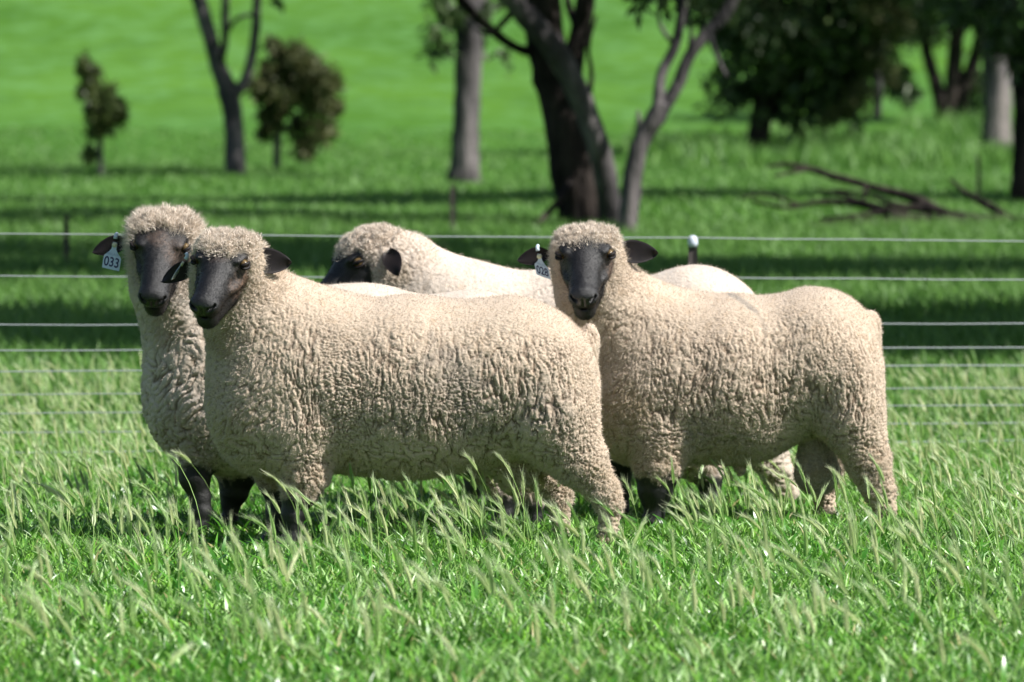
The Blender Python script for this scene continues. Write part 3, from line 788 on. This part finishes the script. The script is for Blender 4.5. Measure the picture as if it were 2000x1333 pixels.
spec_roots = [((445 - 1000) / F * 16.6, 16.6, .30), ((400 - 1000) / F * 16.62, 16.62, .285), ((975 - 1000) / F * 16.6, 16.6, .27), ((1035 - 1000) / F * 16.55, 16.55, .25),
              ((1440 - 1000) / F * 16.9, 16.9, .20), ((1590 - 1000) / F * 16.9, 16.9, .21), ((740 - 1000) / F * 16.5, 16.5, .19), ((640 - 1000) / F * 16.4, 16.4, .18),
              ((1850 - 1000) / F * 13.2, 13.2, .27), ((1640 - 1000) / F * 14.2, 14.2, .18), ((110 - 1000) / F * 13.2, 13.2, .17)]
V, f, rn, hg = barley(0, 0, 1, r1, 90, .0007, spec_roots=spec_roots)
tag(mesh_np('tall_barley_grass', V, f, M_HEAD, None, dict(rnd=rn * .9, hgt=hg)), 'tallest barley grass stems with feathery heads in front of the sheep legs', 'seed heads', kind='stuff')

N = 210000; Rt = field_roots(N, 24, 46, r1, 3.6, .8)
V, f, rn, hg = strip_field(N, Rt, r1.uniform(.06, .20, N) * clump(Rt, .9, .5, 5), r1.uniform(.008, .018, N), .9, -.15, .55, 3, None, r1)
tag(mesh_np('meadow_grass', V, f, M_GR_FAR, None, dict(rnd=rn * .96, hgt=hg)), 'blurred green grass beyond the wire fence', 'grass', kind='stuff')
N = 170000; Rt = field_roots(N, 45, 96, r1, 7, 1.25)
ht = r1.uniform(.04, .13, N) * clump(Rt, .35, .4, 6)
V, f, rn, hg = strip_field(N, Rt, ht, r1.uniform(.014, .03, N), .9, -.15, .55, 3, None, r1)
tag(mesh_np('pasture_grass', V, f, M_GR_FAR, None, dict(rnd=rn * .96, hgt=hg)), 'grass tufts around the gum trees at the foot of the hill', 'grass', kind='stuff')

N = 26000; Rt = field_roots(N, 76, 98, r1, 3)
pg = 1000 + F * Rt[:, 0] / Rt[:, 1]; kq = (vnoise(np.stack([Rt[:, 0] * .8, Rt[:, 1] * .5, Rt[:, 0] * 0], 1), 77) > .42) & (pg > 1230); Rt = Rt[kq]; N = len(Rt)
V, f, rn, hg = strip_field(N, Rt, r1.uniform(.12, .5, N), r1.uniform(.02, .05, N), .9, -.1, .6, 3, None, r1)
tag(mesh_np('tall_weeds', V, f, M_GR_FAR, None, dict(rnd=rn * .96, hgt=hg)), 'rough bank of taller weeds under the gum trees at the right', 'weeds', kind='stuff')

# ------------------------------------------------------------------ fence
def bark(name, a, b, sc_=6):
    t = NT(name); co = t.n('ShaderNodeTexCoord').outputs['Object']
    mp = t.n('ShaderNodeMapping', inp={'Scale': (1, 1, .18)}); t.t.links.new(co, mp.inputs[0])
    n = t.noise(sc_, 5, .65, mp.outputs[0])
    c = t.ramp(n, [(.36, a), (.62, b)]); c = t.mix(t.math('MULTIPLY', t.ramp(t.noise(1.4, 3, .6), [(.45, (0, 0, 0)), (.6, (1, 1, 1))]), .6), c, tuple(x * .45 for x in a)); t.principled(c, .9, t.bump(n, 1., .12), **{'Specular IOR Level': .1}); return t.m
M_STEEL = simple_mat('dark_steel', (.045, .035, .032), .6, .3)
M_WIRE = simple_mat('galvanised_wire', (.30, .33, .34), .45, .05, 30, Metallic=.25)
M_CAPM = simple_mat('post_cap', (.55, .60, .68), .3, .15)
fence = empty('wire_fence', (0, 22, 0), 'nine-strand pale wire fence on a dark steel post crossing behind the sheep', 'fence')
pt0 = W(1353, 478, 22.2)
LW = [455, 537, 634, 683, 723, 770, 806, 843, 884]; RW = [470, 545, 632, 678, 712, 757, 790, 824, 860]
YL, YR = 21.5, 22.5
for i, (a, b) in enumerate(zip(LW, RW)):
    p0, p1 = W(0, a, YL), W(2000, b, YR); d = p1 - p0
    pts = []
    for u in np.linspace(-1.5, 2.5, 49):
        q_ = p0 + d * u; ph = ((q_[0] - pt0[0]) / 4.6) % 1.0
        q_ = q_ + np.array([0, 0, -.004 * math.sin(math.pi * ph) * (1 + .5 * math.sin(i * 2.1)) + .0012 * math.sin(u * 31 + i)]); pts.append(q_)
    tube('wire', pts, [.0026 if i < 5 else .0020] * 49, M_WIRE, fence, n=6)
Yp = YL + (YR - YL) * 1355 / 2000
pt = W(1353, 478, Yp); 
def post(x, y, ztop, nm='post'):
    # star-section steel picket
    V = []; fl = .021
    for zc in (0., ztop):
        for k in range(6):
            a = math.radians(90 + 60 * k); r = fl if k % 2 == 0 else .006
            V.append((x + r * math.cos(a), y + r * math.sin(a), zc))
    fq = [[k, (k + 1) % 6, 6 + (k + 1) % 6, 6 + k] for k in range(6)]
    ft = [[6, 6 + k, 7 + k] for k in range(1, 5)]
    return mesh_np(nm, V, [np.array(fq), np.array(ft)], M_STEEL, fence, smooth=False)
def capped(x, y, zt):
    p = post(x, y, zt)
    c = np.array([x, y, zt])
    tube('post_cap', [c + [0, 0, -.01], c + [0, 0, .006], c + [0, 0, .022], c + [0, 0, .032], c + [0, 0, .036]], [.019, .021, .020, .014, .005], M_CAPM, p, n=14)
capped(pt[0], Yp, pt[2])
dirv = (W(2000, 470, YR) - W(0, 455, YL))[:2]; dirv /= np.linalg.norm(dirv)
for s in (-4.6, 4.6, 9.2): capped(pt[0] + dirv[0] * s, Yp + dirv[1] * s, pt[2])

# ------------------------------------------------------------------ trees
M_BK_DARK = bark('dark_bark', (.010, .009, .009), (.06, .048, .042))
M_BK_GREY = bark('grey_bark', (.040, .038, .043), (.18, .16, .16), 4)
M_BK_PALE = bark('pale_bark', (.055, .055, .065), (.24, .21, .20), 3)
M_LF_GUM = leaf_mat('gum_leaf', (.022, .050, .016), (.075, .115, .035), (.08, .12, .04), .25, .5, .4)
M_LF_YNG = leaf_mat('young_gum_leaf', (.035, .060, .014), (.085, .115, .026), (.08, .10, .03), .25, .5, .4)
M_LF_BRN = leaf_mat('brown_green_leaf', (.040, .065, .020), (.12, .125, .045), (.11, .11, .045), .25, .55, .3)

def smooth_poly(pts, rad, k=4):
    P = np.array(pts); r = np.array(rad); n = len(P); out = []; ro = []
    for i in range(n - 1):
        p0, p1, p2, p3 = P[max(i - 1, 0)], P[i], P[i + 1], P[min(i + 2, n - 1)]
        for j in range(k):
            t = j / k
            out.append(.5 * ((2 * p1) + (-p0 + p2) * t + (2 * p0 - 5 * p1 + 4 * p2 - p3) * t * t + (-p0 + 3 * p1 - 3 * p2 + p3) * t ** 3)); ro.append(r[i] + (r[i + 1] - r[i]) * t)
    out.append(P[-1]); ro.append(r[-1]); return out, ro

def leaves(blobs, n, size, rng, droop=.5, spr=(.10, .26)):
    """blobs: (centre, radii, weight); each holds sub-clumps so gaps show between them"""
    wsum = sum(b[2] for b in blobs); cs = []
    for c, r, w in blobs:
        m = max(8, int(n * w / wsum)); sub = max(4, m // 110)
        u = rng.normal(0, 1, (sub, 3)); u /= np.linalg.norm(u, axis=1)[:, None]; u *= rng.uniform(.25, 1, (sub, 1)) ** .6
        sc_ = np.array(c) + u * np.array(r); k = rng.integers(0, sub, m)
        cs.append(sc_[k] + rng.normal(0, 1, (m, 3)) * np.array(r) * rng.uniform(*spr, (sub, 1))[k])
    P = np.concatenate(cs); N = len(P)
    d = rng.normal(0, 1, (N, 3)); d[:, 2] -= droop * 1.5; d /= np.linalg.norm(d, axis=1)[:, None]
    s = np.cross(d, rng.normal(0, 1, (N, 3))); s /= np.linalg.norm(s, axis=1)[:, None]
    L_ = size * rng.uniform(.6, 1.3, (N, 1)); w = L_ * .17
    v = np.stack([P, P + d * L_ * .45 + s * w, P + d * L_, P + d * L_ * .45 - s * w], 1)
    rr = np.repeat(rng.uniform(0, .96, N), 4)
    return v.reshape(-1, 3), np.arange(N * 4).reshape(-1, 4), rr, np.tile([0, .5, 1, .5], N)

def tree(name, label, Y, limbs, blobs, mat_b, mat_l, nleaf, lsize, seed, group=None, cat='tree', droop=.5, stems=(), spr=(.10, .26)):
    """limbs: list of (list of (px,py,radius_px[,dy])); blobs: (px,py,dy,rx,ry,rz) pixels except ry metres"""
    rng = np.random.default_rng(seed); k = F / Y
    b0 = W(limbs[0][0][0], limbs[0][0][1], Y); base = np.array([b0[0], Y, float(gz(b0[0], Y))])
    root = empty(name, base, label, cat, group)
    VV = []; FQ = []; FT = []; off = 0
    for i, lb in enumerate(list(limbs) + list(stems)):
        pts = []; rad = []
        for j, p in enumerate(lb):
            q = W(p[0], p[1], Y); q[1] += p[3] if len(p) > 3 else 0
            pts.append(q); rad.append(p[2] / k)
        if pts[0][2] <= base[2] + .25:
            g0 = pts[0].copy(); g0[2] = float(gz(g0[0], g0[1])) - .25
            pts.insert(0, g0); rad.insert(0, rad[0] * 1.12)
        pts, rad = smooth_poly(pts, rad)
        v, a, b = tube('', pts, rad, None, n=14, rough=.05, seed=seed * 31 + i, ret=True)
        if i >= len(limbs):
            mesh_np('stem', v, [a, b], M_BK_GREY, root); continue
        VV.append(v); FQ.append(a + off); FT.append(b + off); off += len(v)
    mesh_np('trunk', np.concatenate(VV), [np.concatenate(FQ), np.concatenate(FT)], mat_b, root)
    bl = []
    for (px, py, dy, rx, ry, rz, *w) in blobs:
        c = W(px, py, Y); c[1] += dy; bl.append((c, (rx / k, ry, rz / k), (w[0] if w else rx * rz)))
    v, f, rr, hh = leaves(bl, nleaf, lsize, rng, droop, spr)
    mesh_np('crown', v, f, mat_l, root, dict(rnd=rr, hgt=hh), smooth=False)
    return root

# big multi-stemmed gum behind the right-hand ram
tree('gum_tree', 'big dark gum tree with two thick leaning stems behind the tagged right-hand ram', 45,
     [[(1146, 450, 52), (1124, 330, 50), (1098, 200, 44), (1070, 100, 40), (1058, 0, 36), (1050, -180, 32), (1010, -500, 24), (960, -850, 14)],
      [(1112, 170, 24), (1126, 90, 20), (1142, 10, 19), (1150, -120, 18), (1180, -400, 13), (1240, -800, 8)],
      [(1062, 105, 12), (1010, 95, 9, -.1), (960, 60, 9, -.2), (915, 20, 9, -.3), (850, -60, 8, -.4), (760, -160, 6, -.5)],
      [(1054, -60, 14), (1120, -200, 12, .4), (1230, -380, 10, .8), (1330, -560, 6, 1.2)],
      [(1130, 60, 9), (1108, -10, 7, .3), (1120, -120, 5, .5)], [(1143, 60, 6), (1110, 110, 5, -.2), (1104, 160, 3, -.2), (1090, 200, 2, -.2)],
      [(1000, 30, 7, -.7), (960, 70, 5, -.7), (930, 60, 3, -.7)], [(1145, 215, 7, .1), (1156, 150, 5, .2), (1150, 90, 4, .2), (1165, 30, 3, .2)],
      [(1130, 330, 10), (1100, 380, 7, -.4), (1060, 425, 6, -.7), (1030, 455, 5, -.9)]],
     [(960, -850, 0, 330, 2.0, 170), (760, -450, -1.2, 250, 1.6, 160), (1240, -820, 0, 300, 1.8, 190), (1340, -560, 1, 220, 1.5, 150), (1050, -560, 0, 260, 1.6, 150),
      (740, -180, -.5, 90, .7, 60, 9000)],
     M_BK_DARK, M_LF_GUM, 9000, .16, 11,
     stems=[[(1192, 455, 25, -.35), (1186, 380, 23, -.4), (1170, 300, 22, -.5), (1143, 220, 22, -.55), (1100, 130, 23, -.6), (1040, 50, 22, -.7), (980, -20, 20, -.8), (900, -150, 17, -1.2), (780, -380, 12, -1.6)]])
tree('gum_tree', 'slim forked gum stem just right of the big dark leaning gum', 44,
     [[(1224, 462, 19), (1230, 400, 19), (1240, 320, 18), (1256, 270, 17), (1282, 228, 20), (1296, 200, 18)],
      [(1288, 215, 15), (1290, 150, 10), (1318, 90, 10), (1332, 20, 9), (1338, -80, 9), (1330, -300, 8), (1360, -600, 5)],
      [(1295, 212, 15), (1322, 170, 12), (1346, 110, 12), (1384, 62, 12), (1420, 20, 13), (1450, -60, 12), (1500, -300, 9), (1560, -600, 5)],
      [(1250, 285, 8), (1248, 240, 6), (1246, 215, 2)], [(1345, 112, 6), (1350, 60, 4), (1340, 10, 3)], [(1318, 90, 5), (1290, 50, 4), (1286, 0, 3)], [(1384, 62, 6), (1400, 110, 4), (1420, 150, 2)]],
     [(1360, -640, 0, 200, 1.2, 130), (1570, -620, 0, 220, 1.4, 150), (1300, -40, 0, 70, .4, 60, 3000), (1250, -10, .2, 40, .3, 26, 900), (1360, 10, .2, 30, .3, 36, 900), (1405, -50, .3, 90, .6, 70, 6000), (1480, -260, 0, 130, .9, 100)],
     M_BK_GREY, M_LF_GUM, 5000, .15, 12)
tree('gum_tree', 'straight smooth-trunked gum with leaves hanging at the top centre', 68,
     [[(905, 352, 34), (908, 320, 29), (910, 250, 26), (914, 150, 26), (916, 60, 26), (914, -80, 25), (900, -300, 20), (930, -560, 12)],
      [(914, 40, 14), (960, -60, 13, .5), (1020, -220, 9, 1.), (1060, -420, 6, 1.4)],
      [(912, -20, 12), (860, -100, 9, -.4), (800, -200, 6, -.8)]],
     [(855, 15, -.5, 40, .7, 60, 3200), (850, 85, -.5, 28, .5, 40, 1300), (965, 10, .5, 40, .7, 50, 1800), (985, 120, .3, 16, .4, 30, 260), (900, -300, 0, 230, 2.2, 140), (1050, -420, 1, 200, 2, 130), (800, -230, -1, 160, 1.6, 90), (930, -600, 0, 240, 2.2, 120), (945, 100, .4, 18, .4, 50, 400)],
     M_BK_GREY, M_LF_GUM, 9000, .17, 13)
tree('gum_tree', 'forked grey-barked gum between the two small trees on the left hillside', 70,
     [[(460, 345, 22), (459, 290, 20), (455, 230, 19), (446, 180, 21), (430, 140, 17), (412, 80, 15), (392, 10, 15), (370, -80, 13), (340, -300, 9), (300, -560, 5)],
      [(452, 190, 14), (478, 160, 11), (492, 110, 10), (500, 50, 9), (503, -20, 9), (520, -200, 8), (560, -480, 4)],
      [(428, 130, 7), (440, 90, 7, -.2), (442, 30, 8, -.3), (444, -60, 7, -.4), (430, -260, 4, -.6)],
      [(438, 75, 5, -.2), (462, 40, 4, -.2), (492, 28, 4)]],
     [(300, -560, 0, 230, 2, 130), (560, -500, 0, 220, 2, 140), (430, -330, -.5, 190, 1.8, 110), (530, -10, .3, 26, .4, 18, 300), (430, -700, 0, 240, 2, 120)],
     M_BK_GREY, M_LF_GUM, 6000, .17, 14)
tree('young_tree', 'small slender young tree with a knobbly dark crown at the far left', 68,
     [[(197, 352, 7), (196, 300, 6), (195, 260, 6), (192, 200, 5), (180, 150, 4), (176, 125, 2)], [(195, 250, 3), (215, 215, 3), (225, 190, 2)]],
     [(172, 135, 0, 22, .25, 22), (170, 168, 0, 24, .25, 22), (205, 200, 0, 36, .32, 34), (200, 235, 0, 38, .34, 26), (228, 215, 0, 24, .25, 28), (185, 215, 0, 20, .22, 20), (176, 298, .05, 12, .12, 14, 160)],
     M_BK_GREY, M_LF_YNG, 4200, .10, 15, droop=.2)
tree('bushy_tree', 'round brownish-green bushy tree behind the forked grey gum', 74,
     [[(541, 340, 8), (541, 300, 8), (545, 250, 8), (560, 190, 7), (570, 130, 4)], [(545, 260, 5), (590, 220, 4), (620, 180, 2)], [(545, 250, 5), (520, 200, 4), (515, 150, 2)]],
     [(545, 110, 0, 42, .4, 36), (590, 130, 0, 48, .45, 40), (628, 160, 0, 38, .4, 42), (560, 180, 0, 60, .5, 50), (620, 220, 0, 42, .4, 48), (520, 170, 0, 32, .35, 45), (515, 240, .1, 24, .3, 32), (605, 275, 0, 36, .35, 28), (560, 235, 0, 40, .4, 30), (540, 90, 0, 18, .2, 18)],
     M_BK_GREY, M_LF_BRN, 9000, .11, 16, droop=.2)
tree('gum_tree', 'dark-trunked gum with a dense drooping crown right of the slim forked stem', 85,
     [[(1478, 308, 24), (1482, 260, 22), (1490, 200, 22), (1494, 130, 22), (1490, 60, 20), (1480, -60, 17), (1460, -260, 10)],
      [(1490, 240, 14), (1520, 200, 12), (1560, 130, 11), (1600, 60, 10), (1650, -60, 8)],
      [(1492, 110, 10), (1450, 50, 8, -.3), (1420, -20, 7, -.6)]],
     [(1440, 60, -.4, 60, .8, 80), (1420, 140, -.4, 40, .6, 50), (1500, 20, 0, 90, 1.2, 80), (1580, 40, 0, 90, 1.2, 90), (1560, 130, 0, 70, 1., 70), (1640, 60, 0, 90, 1.2, 90), (1640, 150, .3, 70, 1., 60), (1530, -120, 0, 220, 2.5, 110), (1400, 0, -.4, 60, .8, 60), (1690, -60, 0, 160, 2, 100), (1600, 190, .3, 50, .7, 36), (1455, 180, 0, 30, .5, 40), (1520, 190, 0, 40, .6, 40), (1470, 200, -.3, 22, .4, 46, 500), (1545, 215, -.3, 26, .4, 44, 700), (1605, 225, -.3, 24, .4, 36, 600), (1665, 215, -.2, 26, .4, 50, 700), (1395, 190, -.5, 22, .4, 40, 500), (1560, 60, -.5, 120, 1., 100, 13000), (1480, 90, -.4, 70, .8, 70, 8000), (1640, 110, -.4, 70, .8, 80, 8000)],
     M_BK_DARK, M_LF_GUM, 19000, .20, 17, spr=(.16, .34))
tree('bushy_tree', 'brownish drooping shrub-like tree under the dark crown on the right', 84,
     [[(1712, 232, 9), (1714, 190, 9), (1716, 120, 8), (1712, 40, 6), (1720, -40, 4)], [(1714, 150, 5), (1690, 90, 4), (1660, 40, 3)]],
     [(1715, 60, 0, 44, .5, 60), (1725, 130, 0, 36, .4, 40), (1690, 20, 0, 50, .6, 50), (1640, 200, .4, 44, .5, 40), (1740, 10, 0, 40, .5, 50), (1680, 190, 0, 36, .4, 30, 900)],
     M_BK_GREY, M_LF_BRN, 5200, .13, 18)
tree('gum_tree', 'multi-stemmed dark gum fanning out far back at the right', 100,
     [[(1842, 222, 18), (1830, 170, 13), (1812, 110, 12), (1798, 40, 10), (1780, -80, 8)], [(1858, 224, 20), (1862, 150, 16), (1868, 80, 15), (1878, 0, 14), (1885, -120, 10)],
      [(1872, 224, 16), (1892, 150, 13), (1910, 90, 13), (1925, 20, 12), (1950, -120, 8)]],
     [(1790, 0, 0, 60, 1, 60), (1820, 60, 0, 30, .6, 30, 900), (1870, -20, 0, 90, 1.4, 50), (1900, -110, 0, 200, 2.5, 100), (1780, -90, 0, 150, 2, 80), (1940, 30, 0, 44, .8, 50), (1760, 60, 0, 44, .6, 60), (1800, 20, -.4, 60, .8, 60), (1760, 170, 0, 34, .5, 50), (1910, 170, 0, 30, .5, 60)],
     M_BK_DARK, M_LF_GUM, 9000, .22, 19, spr=(.16, .34))
tree('gum_tree', 'pale thick-trunked gum near the right edge of the picture', 84,
     [[(1945, 305, 32), (1946, 260, 29), (1948, 180, 28), (1946, 90, 27), (1950, 0, 26), (1960, -150, 20), (1990, -360, 10)], [(1948, 60, 14), (1910, -40, 12), (1880, -160, 8)]],
     [(1960, -10, -.4, 60, .8, 50), (1940, 50, -.5, 30, .5, 36, 1000), (1990, -250, 0, 220, 2.4, 150), (1880, -180, 0, 160, 1.8, 100)],
     M_BK_PALE, M_LF_GUM, 6000, .17, 20)
tree('gum_tree', 'dark gum trunk cut off by the right edge with leaves at the top corner', 55,
     [[(1992, 402, 22), (1996, 330, 20), (2000, 220, 20), (1990, 120, 20), (1972, 40, 18), (1960, -60, 16), (1930, -260, 11), (1900, -500, 6)], [(2000, 200, 14), (2050, 60, 12), (2110, -140, 10), (2160, -400, 6)]],
     [(1985, 20, -.3, 60, .6, 80), (1990, 110, -.3, 36, .4, 50, 2200), (1900, -480, 0, 260, 1.8, 150), (2160, -420, 0, 260, 1.8, 160), (2040, -160, 0, 170, 1.3, 110), (1930, -20, 0, 50, .5, 40), (1900, 20, -.2, 60, .5, 36, 3000), (1960, 60, -.3, 40, .5, 60, 2600)],
     M_BK_DARK, M_LF_GUM, 9000, .15, 21)
# trees right of the frame whose spreading crowns throw the long bands of shade
def shade_tree(tx, ty, x0, x1, y0, y1, z0, z1, seed, label, nb=14, n=34000, br=.9):
    k = F / ty; px = 1000 + tx * k; zb = float(gz(tx, ty)); pyb = HY - (zb - H) * k; rng = np.random.default_rng(seed)
    def P(x, z): return 1000 + x * k, HY - (z - H) * k
    zc = (z0 + z1) / 2
    limbs = [[(px, pyb, .22 * k), (*P(tx + .15, zb + z0 * .5), .17 * k), (*P(tx - .1, zb + z0 * .9), .13 * k), (*P(tx, zb + z1), .04 * k)]]
    bl = []
    for i in range(nb):
        x = x0 + (x1 - x0) * (i + .5) / nb + rng.normal(0, .25); z = zb + rng.uniform(z0, z1); y = rng.uniform(y0, y1) - ty
        bl.append((*P(x, z), y, br * k, br * .9, br * .5 * k))
        xm = (x + tx) / 2
        limbs.append([(*P(tx, zb + z0 * .7), .08 * k), (*P(xm, zb + zc * .95), .05 * k, y * .5), (*P(x, z), .015 * k, y)])
    tree('gum_tree', label, ty, limbs, bl, M_BK_GREY, M_LF_GUM, n, .30, seed, spr=(.3, .5))
shade_tree(6.2, 29.2, -1, 9, 27.9, 31.2, 3.8, 6.0, 41, 'spreading gum outside the right edge, nearest to the wire fence')
shade_tree(7.2, 37.2, -1.5, 10.5, 34.8, 38.6, 4.4, 6.6, 43, 'spreading gum outside the right edge level with the fallen limb', 16, 36000, 1.0)
shade_tree(10, 53.5, -5, 14, 50.6, 54.6, 5.5, 7.6, 45, 'spreading gum outside the right edge behind the dark edge trunk', 22, 44000, 1.1)

# fallen limbs
def limb(name, label, Y, polys, seed):
    k = F / Y; b = W(polys[0][0][0], polys[0][0][1], Y); root = empty(name, (b[0], Y, b[2]), label, 'fallen branch')
    VV = []; FQ = []; FT = []; off = 0
    for i, pl in enumerate(polys):
        pts = []; rad = []
        for (px, py, r) in pl:
            q = W(px, py, Y); pts.append(q + np.array([0, (py - 430) * -.01, 0])); rad.append(r * 1.35 / k)
        pts, rad = smooth_poly(pts, rad); v, a, b_ = tube('', pts, rad, None, n=9, rough=.08, seed=seed + i, ret=True)
        VV.append(v); FQ.append(a + off); FT.append(b_ + off); off += len(v)
    mesh_np('dead_wood', np.concatenate(VV), [np.concatenate(FQ), np.concatenate(FT)], M_BK_DARK, root)
limb('fallen_branch', 'long dead branch arching down to the right on the shaded grass', 46.5,
     [[(1905, 436, 14), (1840, 420, 11), (1790, 388, 8), (1720, 368, 6), (1640, 345, 6), (1560, 322, 4), (1510, 325, 2)], [(1640, 345, 4), (1600, 330, 3), (1520, 345, 2)], [(1700, 362, 4), (1690, 392, 3), (1640, 400, 2)]], 5)
limb('fallen_branch', 'dead branch lying low along the ground under the long arching one', 45.8,
     [[(2040, 440, 12), (1900, 434, 11), (1780, 430, 10), (1730, 412, 8), (1680, 398, 6), (1600, 396, 4), (1540, 406, 3), (1470, 392, 2)], [(1780, 430, 9), (1700, 436, 7), (1620, 436, 5), (1590, 446, 3)], [(1740, 414, 5), (1660, 424, 4), (1600, 428, 2)], [(1560, 400, 3), (1500, 380, 2), (1450, 388, 1.5)], [(1900, 434, 9), (1820, 410, 7), (1760, 404, 5), (1700, 380, 3), (1640, 372, 2)], [(1820, 432, 8), (1740, 440, 7), (1650, 444, 5), (1580, 438, 3)], [(1700, 404, 4), (1650, 380, 3), (1600, 372, 2)], [(1980, 436, 9), (1940, 405, 6), (1900, 380, 4), (1870, 350, 2)]], 15)

# steel pickets of a second fence line in the shade
for i, (px, py, Y, hh, lb) in enumerate([(130, 520, 39.3, 110, 'thin steel picket behind the wires at the far left'), (885, 468, 43.2, 105, 'thin steel picket below the straight smooth gum'), (1911, 402, 55, 95, 'thin steel picket in front of the pale right-hand gum')]):
    b = W(px, py, Y); zb = float(gz(b[0], Y)); x = b[0]
    V = []
    for zc in (zb - .1, zb + hh / F * Y):
        for k in range(6):
            a = math.radians(90 + 60 * k); r = .022 if k % 2 == 0 else .007
            V.append((x + r * math.cos(a), Y + r * math.sin(a), zc))
    fq = [[k, (k + 1) % 6, 6 + (k + 1) % 6, 6 + k] for k in range(6)]; ft = [[6, 6 + k, 7 + k] for k in range(1, 5)]
    o = mesh_np('steel_picket', V, [np.array(fq), np.array(ft)], M_STEEL, smooth=False); tag(o, lb, 'fence picket', 'steel pickets of the back fence')
